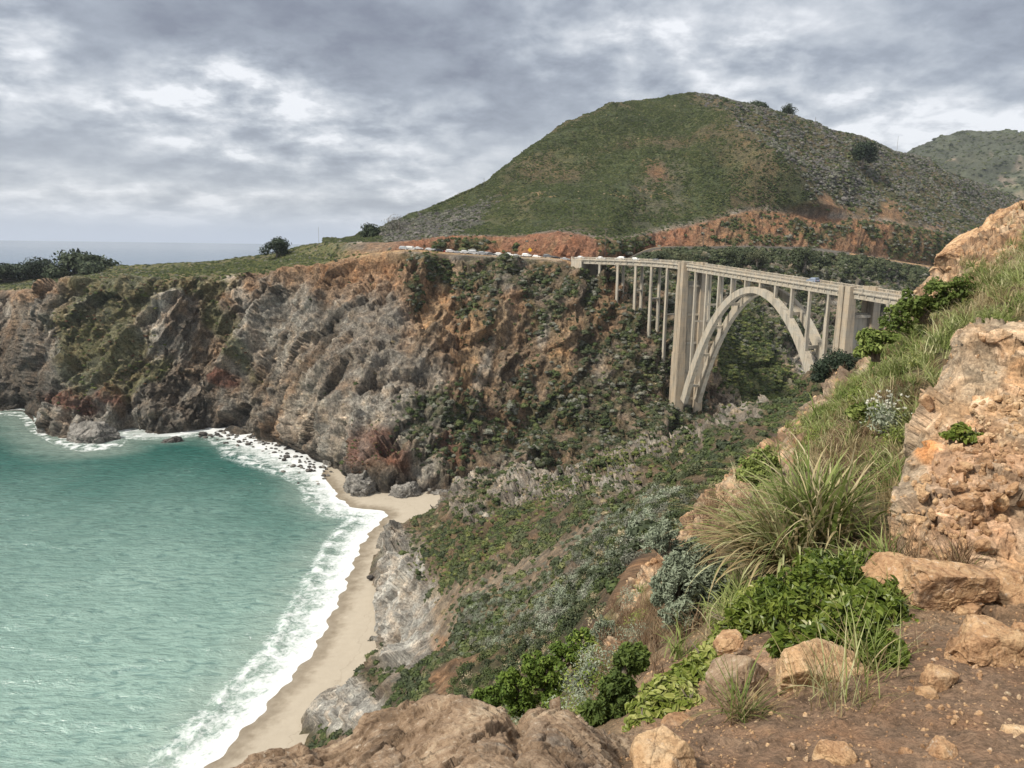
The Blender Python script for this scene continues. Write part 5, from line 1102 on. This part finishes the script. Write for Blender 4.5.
# ------------------------------------------------------------------ road sign and poles
SGY = paint('sign_yellow', (.75, .42, .02), .5); STL = paint('galvanised_steel', (.35, .35, .35), .5); m, q, b_ = newmat('pole_wood'); q.set(b_.inputs['Base Color'], q.mix(q.noise(pos(q), 3, 5, .6), (.10, .08, .06), (.20, .17, .14))); WOOD = m
p, h = road_pt(529.5, .15); r = empty('road_sign', p, 'yellow diamond warning sign on a post above the parked cars', 'road sign')
b = MB(); b.box([0, 0, 1.6], [.1, .1, 3.4]); b.build('post', STL, r); b = MB(); b.hexa([[0, -.06, 2.4], [1.15, -.06, 3.55], [1.15, -.01, 3.55], [0, -.01, 2.4], [-1.15, -.06, 3.55], [0, -.06, 4.7], [0, -.01, 4.7], [-1.15, -.01, 3.55]]); b.build('sign_panel', SGY, r)
def pole(x, ytop, ybase, D, label, cross=True, w=.16, mat=None):
    base = at(x, ybase, D); top_ = at(x, ytop, D)[2]; H = top_-base[2]; r = empty('utility_pole', base, label, 'utility pole', 'utility poles on the hills')
    b = MB(); b.tube([[0, 0, -2], [0, 0, H]], [w, w*.7], 8); b.build('pole', mat or WOOD, r)
    if cross:
        b = MB(); b.box([0, 0, H-.7], [2.2, .14, .16]); b.build('crossarm', WOOD, r)
        for k in (-.95, -.4, .4, .95): b = MB(); b.tube([[k, 0, H-.62], [k, 0, H-.35]], [.07, .05], 6); b.build('insulator', STL, r)
def hill_D(x, y, lo=7.05, hi=9.0):
    a, b__ = proj(SF.reshape(-1, 3)); v = vrow; m_ = (v > lo-.3) & (v < hi+.15); k = np.argmin(np.where(m_, (a-x)**2+(b__-y)**2, 1e9)); return float(SF.reshape(-1, 3)[k, 1])
pole(319, 227, 247, 470, 'tall thin pole standing on the headland near the round bush', False, .14, STL)
pole(447, 231, 249, 400, 'short pole beside the highway above the parked cars', True)
pole(573, 207, 222, hill_D(573, 222), 'utility pole low on the green hill face', True)
pole(605, 228, 252, 392, 'pole beside the highway where the bridge begins', True)
pole(703, 227, 250, 452, 'thin pole in front of the red road cut', True, .13)
pole(725, 226, 249, 458, 'thin pole right of the first one at the red road cut', True, .12)
pole(815, 117, 127, hill_D(812, 128, 8), 'tiny pole on the hill skyline right of the round tree', False, .2)
pole(897, 136, 150, hill_D(893, 156, 8), 'slender mast on the skyline near the hill end', False, .22, STL)
pole(484, 178, 188, hill_D(486, 188, 8), 'small pole on the left ridge of the big hill', False, .13)
# ------------------------------------------------------------------ trees
BARK = WOOD
L_cyp = leaf_mat('cypress_foliage', [(.010, .018, .010), (.020, .034, .016), (.036, .052, .024), (.06, .075, .036)], .15)
L_bare = leaf_mat('grey_twigs', [(.10, .095, .085), (.16, .15, .135), (.22, .21, .19), (.26, .25, .22)], .2)
def tree_px(label, x0, y0, x1, y1, D, mat, lobes=7, n=2600, trunk=.18, seed=1, cat='tree', group=None, name='cypress_tree', leafk=1.0, flat=.42, sink=.0):
    rg = np.random.default_rng(seed); w = (x1-x0)*D/FPX; h = (y1-y0)*D/FPX; base = at((x0+x1)/2, y1, D); r = empty(name, base-[0, 0, sink], label, cat, group)
    b = MB(); tb = MB(); th = h*.45; tb.tube([[0, 0, -1.5], [w*.02, 0, th*.5], [w*.05, 0, h*.75]], [w*.035+.06, w*.028+.05, w*.012+.02], 8)
    leaf = leafk*max(.026*w+.05, .05)
    for i in range(lobes):
        f = (i+.5)/lobes*2-1; z = h*(trunk+.18+(.60-trunk*.3)*(1-f*f)*rg.uniform(.55, 1.0)); c = np.array([f*w*.36+rg.normal(0, w*.04), rg.normal(0, w*.18), z]); rr_ = np.array([w*.21, w*.22, h*flat*.5])*rg.uniform(.8, 1.15)
        leafcloud(b, c, rr_, n//lobes, leaf, rg, .55, .35); tb.tube([[w*.02, 0, h*.3], (np.array([w*.02, 0, h*.3])+c)/2+[0, 0, -h*.04], c], [w*.018+.03, w*.012+.02, w*.004+.01], 5)
    for _ in range(3): c = np.array([rg.normal(0, w*.10), rg.normal(0, w*.1), h*(.5+.1*_)]); leafcloud(b, c, np.array([w*.30, w*.26, h*.26]), n//5, leaf, rg, .55, .2)
    tb.build('trunk', BARK, r, smooth=True); b.build('crown', mat, r); return r
T = 'trees on the headland'
tree_px('widest dark cypress of the grove at the left edge, the rightmost one', 52, 249, 118, 284, 492, L_cyp, 9, 4200, .0, 3, group=T)
tree_px('low dark cypress in the middle of the left grove', 22, 256, 62, 285, 500, L_cyp, 7, 2600, .0, 5, group=T)
tree_px('low dark cypress touching the left edge of the photo', -22, 262, 32, 288, 498, L_cyp, 7, 2600, .0, 7, group=T)
tree_px('rounded leaning dark bush tree alone on the green headland', 262, 236, 291, 258, 466, L_cyp, 6, 2200, .0, 9, group=T, sink=.5)
tree_px('round dark tree right of the thin pole, at the foot of the hill', 356, 222, 386, 244, 440, L_cyp, 6, 2200, .0, 11, group=T, sink=.5)
tree_px('bare grey twiggy tree beside the round dark tree at the hill foot', 382, 214, 414, 240, 462, L_bare, 7, 1300, .15, 13, group=T, name='bare_tree', leafk=.6, sink=1)
tree_px('small bare shrub on the left ridge of the hill', 454, 190, 467, 201, 545, L_bare, 5, 500, .1, 15, group=T, name='bare_tree', leafk=.7, sink=1)
TH = 'trees on the big hill'
tree_px('flat dark tree on the skyline just right of the hill summit', 744, 99, 770, 113, 670, L_cyp, 6, 1800, .0, 17, group=TH, sink=1.5)
tree_px('round dark tree standing highest on the hill skyline', 778, 103, 797, 119, 700, L_cyp, 5, 1700, .05, 19, group=TH, sink=1.5)
tree_px('broad dark tree on the right face of the hill', 846, 141, 878, 166, hill_D(860, 165, 8)-5, L_cyp, 7, 2400, .0, 21, group=TH)
zt_ = at(836, 384, 150)
tree_px('dark spreading cypress on the slope in front of the right arch foot', 808, 334, 862, 386, 150, L_cyp, 9, 5200, .1, 23, name='cypress_tree', leafk=.8, flat=.30, sink=2)
for i, (x0, y0, x1, y1, D, lb) in enumerate([(650, 247, 672, 262, 408, 'dark bush left of the bare gap on the bank behind the bridge'), (716, 245, 742, 266, 432, 'dark round bush right of the bare gap behind the bridge'), (745, 247, 768, 265, 438, 'dark bush third in line on the bank behind the bridge'),
        (786, 243, 822, 268, 452, 'largest dark bush on the bank, behind the suv'), (676, 250, 694, 262, 415, 'small dark bush just left of the bare gap'), (245, 335, 256, 345, 392, 'single round green bush on the pale cliff'), (140, 405, 1, 1, 0, '')]):
    if D: tree_px(lb, x0, y0, x1, y1, D, L_dark, 5, 1200, 0, 40+i, 'bush', 'bushes on the banks', 'bush', 1.0, .5, 1.0)

# ------------------------------------------------------------------ sea rocks and shore boulders
def srock(label, x0, y0, x1, y1, seed, mat, name='sea_rock', box=.75, f=(.5, .5, .16), depth=.9, zc=0., n=70, rot=(0, 0, 0), cat='rock', group=None):
    c = onz((x0+x1)/2, y1-2, 0.); D = c[1]; w = (x1-x0)*D/FPX; h = (y1-y0)*D/FPX*1.6; c = c+[0, w*depth*.4, zc]
    return rock(name, label, cat, c, (w*1.1, w*depth, h), seed, mat, n, rot, box, f, group)
srock('big pale topped sea rock at the foot of the headland nose', 57, 421, 113, 446, 501, M_grey, f=(.4, .3, .14), depth=.8)
srock('dark jagged rock at the left tip of the headland nose', 28, 410, 62, 436, 505, M_grey)
srock('flat dark rock awash in the surf right of the nose', 160, 438, 180, 445, 509, M_dark, n=40)
srock('grey rock mass between the red patch and the surf', 338, 468, 384, 499, 511, M_grey, depth=.8, n=80)
srock('grey boulder leaning on the cliff at the sand end', 388, 480, 420, 502, 515, M_grey)
srock('small round boulder where the surf meets the cliff', 321, 452, 339, 468, 517, M_grey, n=40)
srock('pale low rock at the back of the beach', 418, 488, 460, 500, 519, M_grey, depth=.5)
o = rock('beach_boulder', 'lone dark boulder on the sand', 'rock', onz(370, 577, 1.2), (2.0, 1.8, 1.3), 523, M_dark, 24)
proto_r = []
rgs = np.random.default_rng(77); cnt = 0
cl = np.array([onz(x, y, 0.)[:2] for x, y in [(212, 432), (236, 438), (258, 444), (280, 451), (300, 459), (318, 470), (328, 478)]]); tl = np.r_[0, np.cumsum(np.linalg.norm(np.diff(cl, axis=0), axis=1))]
for i in range(150):
    t = rgs.uniform(0, tl[-1]); c = np.array([np.interp(t, tl, cl[:, 0]), np.interp(t, tl, cl[:, 1])])+rgs.normal(0, 1, 2)*[1.5, 1.5]+np.array([.25, 1])*rgs.normal(1.0, 5.0); s = rgs.gamma(3, .33)+.35
    if i < 5: P, F, sh = rock_geo((1.3, 1.0, .8), 600+i, 12, .4, (.4, .2, .0)); o = meshobj('shore_boulder', P, F, M_dark if i < 3 else M_grey, attrs={'shade': sh}); proto_r.append(o)
    else: o = proto_r[i % 5].copy(); C.objects.link(o); o.name = 'shore_boulder'
    o.location = (c[0], c[1], .15*s); o.scale = (s, s, s*.8); o.rotation_euler = (0, 0, rgs.uniform(0, 6)); tag(o, 'small dark boulder in the band of boulders washed by the surf below the cliff', 'rock', 'boulders along the cliff foot')

# ------------------------------------------------------------------ near plants
L_lime2 = leaf_mat('bright_leaf', [(.05, .085, .015), (.10, .155, .025), (.18, .24, .04), (.27, .31, .08)], 1.5, .25)
L_broad = leaf_mat('broad_leaf', [(.04, .065, .012), (.10, .14, .022), (.19, .225, .045), (.36, .36, .13)], 6, .2, .38)
L_dkl = leaf_mat('mixed_leaf', [(.03, .05, .012), (.06, .09, .02), (.11, .15, .03), (.22, .26, .07)], 1.5, .2)
L_pale = leaf_mat('pale_leaf', [(.20, .24, .07), (.32, .34, .13), (.45, .45, .24), (.5, .5, .3)], 3, .2)
L_gr = leaf_mat('grass_green', [(.055, .09, .018), (.12, .165, .035), (.24, .27, .09), (.44, .43, .24)], 1.2, .25)
L_gs = leaf_mat('grass_straw', [(.14, .10, .045), (.25, .19, .09), (.38, .31, .17), (.50, .43, .27)], 1.2, .25)
L_gb = leaf_mat('grass_brown', [(.05, .028, .016), (.10, .06, .035), (.17, .11, .06), (.24, .17, .10)], 1.2, .1)
L_wht = leaf_mat('white_flower', [(.36, .35, .27), (.48, .47, .38), (.56, .55, .46), (.6, .6, .5)], 3, .1)
STEM = leaf_mat('stem_brown', [(.06, .045, .03), (.10, .08, .055), (.15, .12, .09), (.2, .17, .13)], 2)
def blades(b, n, rg, H=(.2, .4), w=.006, spread=.05, lean=.5, droop=.9, seg=6, dirb=None, base=(0, 0, 0)):
    az_ = rg.uniform(0, 6.283, n)
    if dirb is not None: az_ = dirb[0]+rg.normal(0, dirb[1], n)
    L_ = rg.uniform(*H, n); ln = np.abs(rg.normal(lean, .25, n)); dr = np.abs(rg.normal(droop, .35, n)); bx = rg.normal(0, spread, (n, 2)); ww = w*rg.uniform(.6, 1.4, n)
    t = np.linspace(0, 1, seg+1); ang = ln[:, None]+dr[:, None]*t**1.3*1.5; st = (L_/seg)[:, None]
    hx = np.cumsum(np.sin(ang)*st, 1); hz_ = np.cumsum(np.cos(ang)*st, 1); hx = np.c_[np.zeros(n), hx[:, :-1]]; hz_ = np.c_[np.zeros(n), hz_[:, :-1]]
    X = base[0]+bx[:, :1]+hx*np.cos(az_)[:, None]; Y = base[1]+bx[:, 1:]+hx*np.sin(az_)[:, None]; Zz = base[2]+hz_
    sx_, sy_ = -np.sin(az_+rg.normal(0, .6, n)), np.cos(az_+rg.normal(0, .6, n)); wd = ww[:, None]*(1-t**2.5*.92)[None]
    A = np.stack([X+sx_[:, None]*wd, Y+sy_[:, None]*wd, Zz], -1); B_ = np.stack([X-sx_[:, None]*wd, Y-sy_[:, None]*wd, Zz+wd*.3], -1)
    V = np.stack([A, B_], 2).reshape(-1, 3); k = (seg+1)*2; i0 = (np.arange(n)*k)[:, None, None]; j = (np.arange(seg)*2)[None, :, None]; F = (i0+j+np.array([0, 1, 3, 2])[None, None]).reshape(-1, 4); b.add(V, F)
def tuft(name, mat, seed, **k):
    b = MB(); blades(b, k.pop('n', 40), np.random.default_rng(seed), **k); return b.build(name, mat, link=False, smooth=True)
TG = [tuft('tuft_green', L_gr, 700+i, n=46, H=(.16, .42), w=.0055, spread=.05) for i in range(3)]
TS = [tuft('tuft_straw', L_gs, 710+i, n=36, H=(.16, .46), w=.0042, spread=.05, lean=.45) for i in range(3)]
TB_ = [tuft('tuft_brown', L_gb, 720+i, n=40, H=(.10, .34), w=.0032, spread=.07, lean=.5, droop=.5) for i in range(2)]
BGn = [bush_proto('near_bush_green', L_lime2, 730+i, 520, .05) for i in range(2)]; BSg = [bush_proto('near_bush_sage', L_sage, 740+i, 700, .045, .8, .3) for i in range(2)]; BDk = [bush_proto('near_bush_dark', L_broad, 750+i, 520, .055) for i in range(2)]; BBr = [bush_proto('near_bush_brown', L_gb, 760+i, 500, .05, .7, .2) for i in range(2)]
g = SN2.reshape(-1, 3); px, py = proj(g); q_ok = (QN.ravel() < 1.12)*(dN > 4.2)
zz1 = fbm(g/1.6, 801, 4); zz2 = fbm(g/.5, 802, 2); noutc = 1-inout
vegn = q_ok*(1-dirt)*noutc*(1-.93*rk)*(px > 640)*sstep(.02, .14, ez)
for a in [(690, 575, 50, 64), (655, 640, 40, 40), (600, 660, 60, 80)]: vegn = vegn*(1-mask(px, py, zz2*.3, *a))
vegn = vegn*(1-.9*mask(px, py, zz2*.3, 795, 540, 95, 85))
R_ = lambda a: a.reshape(shn)
cover('hillside_green_grass', 'green grass tufts over the near hillside', R_(vegn*(.3+sstep(-.3, .3, zz1))), 8000, TG, .5, 1.05, SN2, .02)
cover('hillside_straw_grass', 'dry straw coloured grass over the near hillside', R_(vegn*(.25+sstep(.1, -.4, zz1))), 3400, TS, .45, .95, SN2, .02)
brz = np.maximum(mask(px, py, zz1*.6, 650, 655, 60, 45, -20), mask(px, py, zz1*.8, 880, 440, 60, 50)); brz = np.maximum(brz, mask(px, py, zz1, 715, 545, 20, 40)); brz = np.maximum(brz, mask(px, py, zz1, 590, 665, 50, 40)*.5)
cover('dry_brown_growth', 'brown dry stalks and twigs on the near hillside', R_(q_ok*(1-dirt)*noutc*(.05*(px > 640)+brz)*(px > 590)), 2400, TB_, .4, .9, SN2, .02)
cover('hillside_bushes', 'small leafy bushes between the grass of the near hillside', R_(vegn*sstep(.0, .4, zz1+.4*zz2)*(px > 690)*(dN > 5)), 520, BDk+BGn[:1], .10, .34, SN2, -.1)
cover('hillside_brown_bushes', 'brown twiggy bushes on the near hillside', R_(vegn*sstep(.0, .4, -zz1+.4*zz2)*(dN > 5)), 170, BBr, .12, .30, SN2, -.1)
cover('near_drop_bushes', 'sage and green bushes on the drop beside the viewpoint', R_((QN.ravel() < 1.35)*(QN.ravel() > .8)*(px > 440)*(px < 640)*(py > 590)*1.0), 240, BSg+BGn+BDk[:1], .14, .42, SN2, -.1)

def bush_px(name, label, boxes, D, mat, leaf, n, seed, asp=.35, stems=30, shell=.45, cat='bush', group=None, up=.3, depth=.8):
    rg = np.random.default_rng(seed); xs = [b_[0] for b_ in boxes]+[b_[2] for b_ in boxes]; ys = [b_[3] for b_ in boxes]; bx = (min(xs)+max(xs))/2; gp = ground_at(bx, max(ys)-6); D = gp[1]-.1 if gp[1] < 18 else D; print(name, bx, max(ys), D); base = at(bx, max(ys), D); r = empty(name, base, label, cat, group)
    b = MB(); tb = MB(); tot = sum((b_[2]-b_[0])*(b_[3]-b_[1]) for b_ in boxes)
    for b_ in boxes:
        dd = b_[4] if len(b_) > 4 else 0; c = at((b_[0]+b_[2])/2, (b_[1]+b_[3])/2, D+dd)-base; w = (b_[2]-b_[0])*D/FPX/2; h = (b_[3]-b_[1])*D/FPX/2; k = max(1, int(n*(b_[2]-b_[0])*(b_[3]-b_[1])/tot)); m_ = 34
        for i in range(m_):   # tight leafy heads
            d = rg.normal(size=3); d /= np.linalg.norm(d); hs_ = rg.uniform(.16, .36); hc_ = c+d*[w*.88, w*depth*.85, h*.8]*rg.uniform(.45, 1.1); leafcloud(b, hc_, np.array([w*hs_, w*depth*hs_, h*hs_]), k//m_, leaf, rg, asp, shell, up)
            tb.tube([[c[0]*.6+rg.normal(0, w*.1), c[1]*.6, max(c[2]-h*1.1, -.1)], (hc_+c)/2-[0, 0, h*.3], hc_], [.012, .008, .003], 5)
    tb.build('stems', STEM, r); b.build('foliage', mat, r); return r
bush_px('sage_bush', 'large rounded grey green sage bush left of the grass clump', [(648, 545, 715, 632), (668, 528, 730, 600, .3), (642, 517, 682, 560, .3), (690, 560, 732, 625), (655, 590, 700, 634, -.2)], 8.2, L_sage, .018, 26000, 1, .3, 30, .6)
bush_px('sage_bush', 'small grey green sage bush left of the bare orange strip', [(590, 614, 618, 645), (596, 630, 622, 655)], 8.8, L_sage, .022, 3200, 2, .25)
bush_px('sage_bush', 'lowest grey green sage bush above the peaked boulder', [(578, 655, 604, 698), (570, 670, 592, 700)], 8.2, L_sage, .022, 3600, 3, .25)
bush_px('green_bush', 'bright yellow green bush above the wide boulder', [(468, 682, 512, 722), (492, 664, 540, 708), (520, 648, 566, 692), (545, 632, 592, 672, .4), (500, 690, 545, 722), (535, 672, 575, 712), (570, 622, 600, 650, .6)], 9.2, L_lime2, .026, 15000, 4, .5)
bush_px('green_bush', 'dark and lime bush between the two smaller sage bushes', [(600, 668, 640, 706), (616, 640, 648, 674), (578, 694, 618, 726), (604, 690, 634, 720)], 7.6, L_dkl, .024, 8200, 5, .5)
bush_px('dark_bush', 'small dark green bush above the long grass clump', [(738, 452, 778, 496), (752, 446, 782, 480)], 11, L_dkl, .03, 5000, 6, .5)
bush_px('dark_bush', 'dark green bush high on the grassy slope near the right edge', [(896, 284, 946, 322), (925, 274, 985, 308), (878, 304, 915, 336)], 13.8, L_dkl, .03, 7200, 7, .5)
bush_px('dark_bush', 'green bush on the slope below the skyline grass', [(852, 328, 898, 360), (848, 398, 884, 428)], 12.5, L_dkl, .03, 3600, 8, .5)
# broad leaved plants
def leaves(b, c, nrm, size, rg):
    n = len(c); nn = nrm/np.linalg.norm(nrm, axis=1)[:, None]; a = np.cross(nn, rg.normal(size=(n, 3))); a /= np.linalg.norm(a, axis=1)[:, None]; e = np.cross(nn, a)
    s = size*rg.uniform(.55, 1.3, n)[:, None]; cup = .25
    P = [c-a*s, c-a*s*.3-e*s*.42+nn*s*cup, c+a*s*.45-e*s*.38+nn*s*cup, c+a*s*1.05-nn*s*.12, c+a*s*.45+e*s*.38+nn*s*cup, c-a*s*.3+e*s*.42+nn*s*cup]
    V = np.stack(P, 1).reshape(-1, 3); i0 = (np.arange(n)*6)[:, None]; b.add(V, np.concatenate([i0+[0, 1, 2, 3], i0+[0, 3, 4, 5]]))
def mat_plant(name, label, path, D, hgt, mat, size, n, seed, extra=None, cat='plant'):
    """mounded leafy plant following ground points seen along a path of (px, py, radius px)"""
    rg = np.random.default_rng(seed); base = at(path[0][0], path[0][1], D(path[0])); r = empty(name, base, label, cat)
    cs = []; ns = []
    wts_ = np.array([p[2]**2 for p in path], float); wts_ /= wts_.sum()
    for p_, w_ in zip(path, wts_):
        d_ = D(p_); c = at(p_[0], p_[1], d_); R__ = p_[2]*d_/FPX; k = int(n*w_); d = rg.normal(size=(k, 3)); d[:, 2] = np.abs(d[:, 2]); d[:, 1] -= .3; d /= np.linalg.norm(d, axis=1)[:, None]
        cs.append(c+d*np.array([R__, R__*.9, hgt*R__])*rg.uniform(.72, 1.12, (k, 1))*(1+.3*vnoise(d*2.2+p_[0], 5))[:, None]); ns.append(d+rg.normal(0, .5, (k, 3))+[0, -.2, .5])
    cs = np.concatenate(cs)-base; ns = np.concatenate(ns); b = MB(); k = int(len(cs)*.9); leaves(b, cs[:k] if extra is None else cs[rg.permutation(len(cs))[:k]], ns[:k], size, rg)
    b.build('leaves', mat, r); tb = MB()
    for p_ in path:
        c = at(p_[0], p_[1], D(p_))-base
        for i in range(7): e_ = c+rg.normal(0, .5, 3)*p_[2]*D(p_)/FPX; tb.tube([c+[0, 0, -.12], (c+e_)/2+[0, 0, .02], e_+[0, 0, .02]], [.006, .005, .002], 5)
    tb.build('stems', STEM, r)
    if extra:
        for (x, y_, rad, m_, k2, sz_) in extra:
            d_ = D((x, y_, rad))-.24; c = at(x, y_, d_)-base; b2 = MB(); cc = c+rg.normal(0, .42, (k2, 3))*rad*d_/FPX; leaves(b2, cc, rg.normal(0, .4, (k2, 3))+[0, -.6, .8], sz_, rg); b2.build('pale_leaves', m_, r)
    return r
Df = lambda p: float(ground_at(p[0], p[1])[1])-.03
mat_plant('leafy_plant', 'large mounded broad leaved green plant beside the rock slabs', [(830, 605, 46), (872, 620, 34), (800, 628, 40), (770, 618, 34), (850, 650, 42), (885, 660, 24), (822, 576, 26), (858, 580, 28), (795, 655, 26), (745, 632, 26), (880, 600, 20)], Df, .95, L_broad, .026, 11000, 31,
          [(836, 606, 16, L_pale, 26, .024), (862, 598, 14, L_pale, 16, .02), (815, 630, 12, L_pale, 20, .018), (825, 632, 10, L_wht, 22, .010)])
mat_plant('leafy_plant', 'bright green trailing plant running down left of the small boulders', [(655, 718, 26), (674, 702, 32), (693, 684, 30), (708, 668, 24), (720, 652, 22), (738, 636, 24), (640, 730, 18), (752, 618, 26), (765, 600, 24), (690, 708, 20), (735, 655, 20)], lambda p: float(ground_at(p[0], p[1])[1]), .7, L_broad, .022, 6500, 33)
mat_plant('rosette_plant', 'small bright green plant growing on the outcrop', [(952, 437, 9), (968, 440, 11), (960, 430, 8), (976, 437, 7)], lambda p: 5.22, .7, L_broad, .022, 520, 35)
def grass_px(name, label, px_, py_, D, sets, seed, cat='grass clump'):
    rg = np.random.default_rng(seed); gp = ground_at(px_, py_); D = gp[1] if gp[1] < 18 and name != 'dry_shrub' else D; base = at(px_, py_, D); r = empty(name, base, label, cat)
    for nm, mat, kw in sets: b = MB(); kw = dict(kw); blades(b, kw.pop('n'), rg, **kw); b.build(nm, mat, r, smooth=True)
    return r
A_ = math.pi
grass_px('grass_clump', 'tall arching grass clump with long green and pale blades, centre of the slope', 815, 545, 5.7,
    [('green_blades', L_gr, dict(n=230, H=(.45, .9), w=.0105, spread=.10, lean=.28, droop=.75, seg=12)), ('straw_blades', L_gs, dict(n=190, H=(.45, 1.0), w=.0075, spread=.12, lean=.35, droop=.95, seg=12)), ('long_blades', L_gr, dict(n=60, H=(.8, 1.25), w=.006, spread=.1, lean=.4, droop=1.0, seg=14))], 51)
grass_px('grass_clump', 'drooping pale grass clump hanging left beside the sage bush', 782, 568, 5.4,
    [('green_blades', L_gr, dict(n=190, H=(.4, .85), w=.0085, spread=.08, lean=.55, droop=.85, seg=12, dirb=(A_, .8))), ('straw_blades', L_gs, dict(n=260, H=(.4, .95), w=.007, spread=.09, lean=.7, droop=.95, seg=12, dirb=(A_, .8)))], 53)
grass_px('grass_clump', 'thin green and straw grass clump on the dirt under the small boulders', 742, 718, 2.75,
    [('green_blades', L_gr, dict(n=60, H=(.12, .34), w=.0022, spread=.03, lean=.7, droop=.4, seg=8)), ('straw_blades', L_gs, dict(n=90, H=(.10, .32), w=.0018, spread=.04, lean=.8, droop=.4, seg=8)), ('brown_blades', L_gb, dict(n=60, H=(.08, .2), w=.0015, spread=.04, lean=.8, droop=.4, seg=6))], 55)
grass_px('grass_clump', 'sparse straw grass clump right of the rounded boulder', 838, 705, 2.8,
    [('straw_blades', L_gs, dict(n=60, H=(.10, .38), w=.0018, spread=.07, lean=.5, droop=.5, seg=8)), ('green_blades', L_gr, dict(n=46, H=(.10, .36), w=.0022, spread=.06, lean=.35, droop=.4, seg=8))], 57)
grass_px('grass_clump', 'green grass stalks rising in front of the broad leaved plant', 868, 672, 3.1,
    [('green_blades', L_gr, dict(n=46, H=(.18, .42), w=.0024, spread=.06, lean=.35, droop=.45, seg=8)), ('straw_blades', L_gs, dict(n=26, H=(.15, .4), w=.0018, spread=.06, lean=.6, droop=.4, seg=8))], 59)
grass_px('dry_shrub', 'dry leafless twig shrub at the foot of the outcrop', 962, 566, 4.35,
    [('twigs', L_gb, dict(n=120, H=(.10, .30), w=.0022, spread=.06, lean=.7, droop=.2, seg=5)), ('green_blades', L_gr, dict(n=18, H=(.10, .22), w=.002, spread=.05, lean=.7, droop=.2, seg=5))], 61, 'shrub')
grass_px('dry_shrub', 'thin dry twigs at the left foot of the outcrop', 902, 556, 4.5, [('twigs', L_gb, dict(n=70, H=(.10, .34), w=.002, spread=.05, lean=.5, droop=.2, seg=5))], 63, 'shrub')
grass_px('dry_shrub', 'brown dry stalks beside the green grass on the path edge', 896, 668, 3.15, [('twigs', L_gb, dict(n=60, H=(.08, .30), w=.0018, spread=.05, lean=.5, droop=.3, seg=6)), ('straw_blades', L_gs, dict(n=18, H=(.15, .5), w=.0014, spread=.05, lean=.9, droop=.2, seg=6))], 65, 'shrub')
r = grass_px('flowering_plant', 'pale plant with clusters of small white flowers on the slope', 886, 432, 8.6, [('stalks', L_sage, dict(n=60, H=(.2, .5), w=.006, spread=.05, lean=.3, droop=.25, seg=6))], 67, 'flowering plant')
rg = np.random.default_rng(5); b = MB()
for i in range(46): a = rg.uniform(0, 6.28); rr_ = rg.uniform(0, .26); leafcloud(b, np.array([math.cos(a)*rr_, math.sin(a)*rr_, .16+rg.uniform(0, .30)]), np.array([.028, .028, .014]), 10, .010, rg, .8, .2)
b.build('flowers', L_wht, r); b = MB(); leafcloud(b, np.array([0, 0, .12]), np.array([.25, .2, .16]), 500, .022, rg, .3, .3); b.build('foliage', L_sage, r)
for i, (x, y_, D, dr_) in enumerate([(655, 668, 6.5, 2.6), (690, 655, 5.8, 2.2), (716, 622, 6.0, 2.4)]):
    grass_px('dry_shrub', ['tangle of bleached dry stalks above the green trailing plant', 'bleached stalks below the large sage bush', 'pale dead stalks between sage bush and long grass'][i], x, y_, D,
             [('bleached_stalks', L_gs, dict(n=22, H=(.2, .45), w=.0035, spread=.10, lean=.8, droop=.5, seg=8, dirb=(dr_, 1.0))), ('twigs', L_gb, dict(n=90, H=(.15, .4), w=.003, spread=.14, lean=.6, droop=.2, seg=5))], 70+i, 'shrub')
# ------------------------------------------------------------------ thin coastal air
b = MB(); b.box([400, 3500, 320], [16000, 14000, 860]); m = bpy.data.materials.new('haze_air'); m.use_nodes = True; m.node_tree.nodes.clear(); q = NT(m.node_tree)
v = q.n('ShaderNodeVolumePrincipled'); v.inputs['Density'].default_value = .00005; v.inputs['Color'].default_value = (.86, .92, 1.0, 1); v.inputs['Anisotropy'].default_value = .2
o_ = q.n('ShaderNodeOutputMaterial'); q.L.new(v.outputs[0], o_.inputs['Volume']); hzb = b.build('haze', m); tag(hzb, kind='stuff')
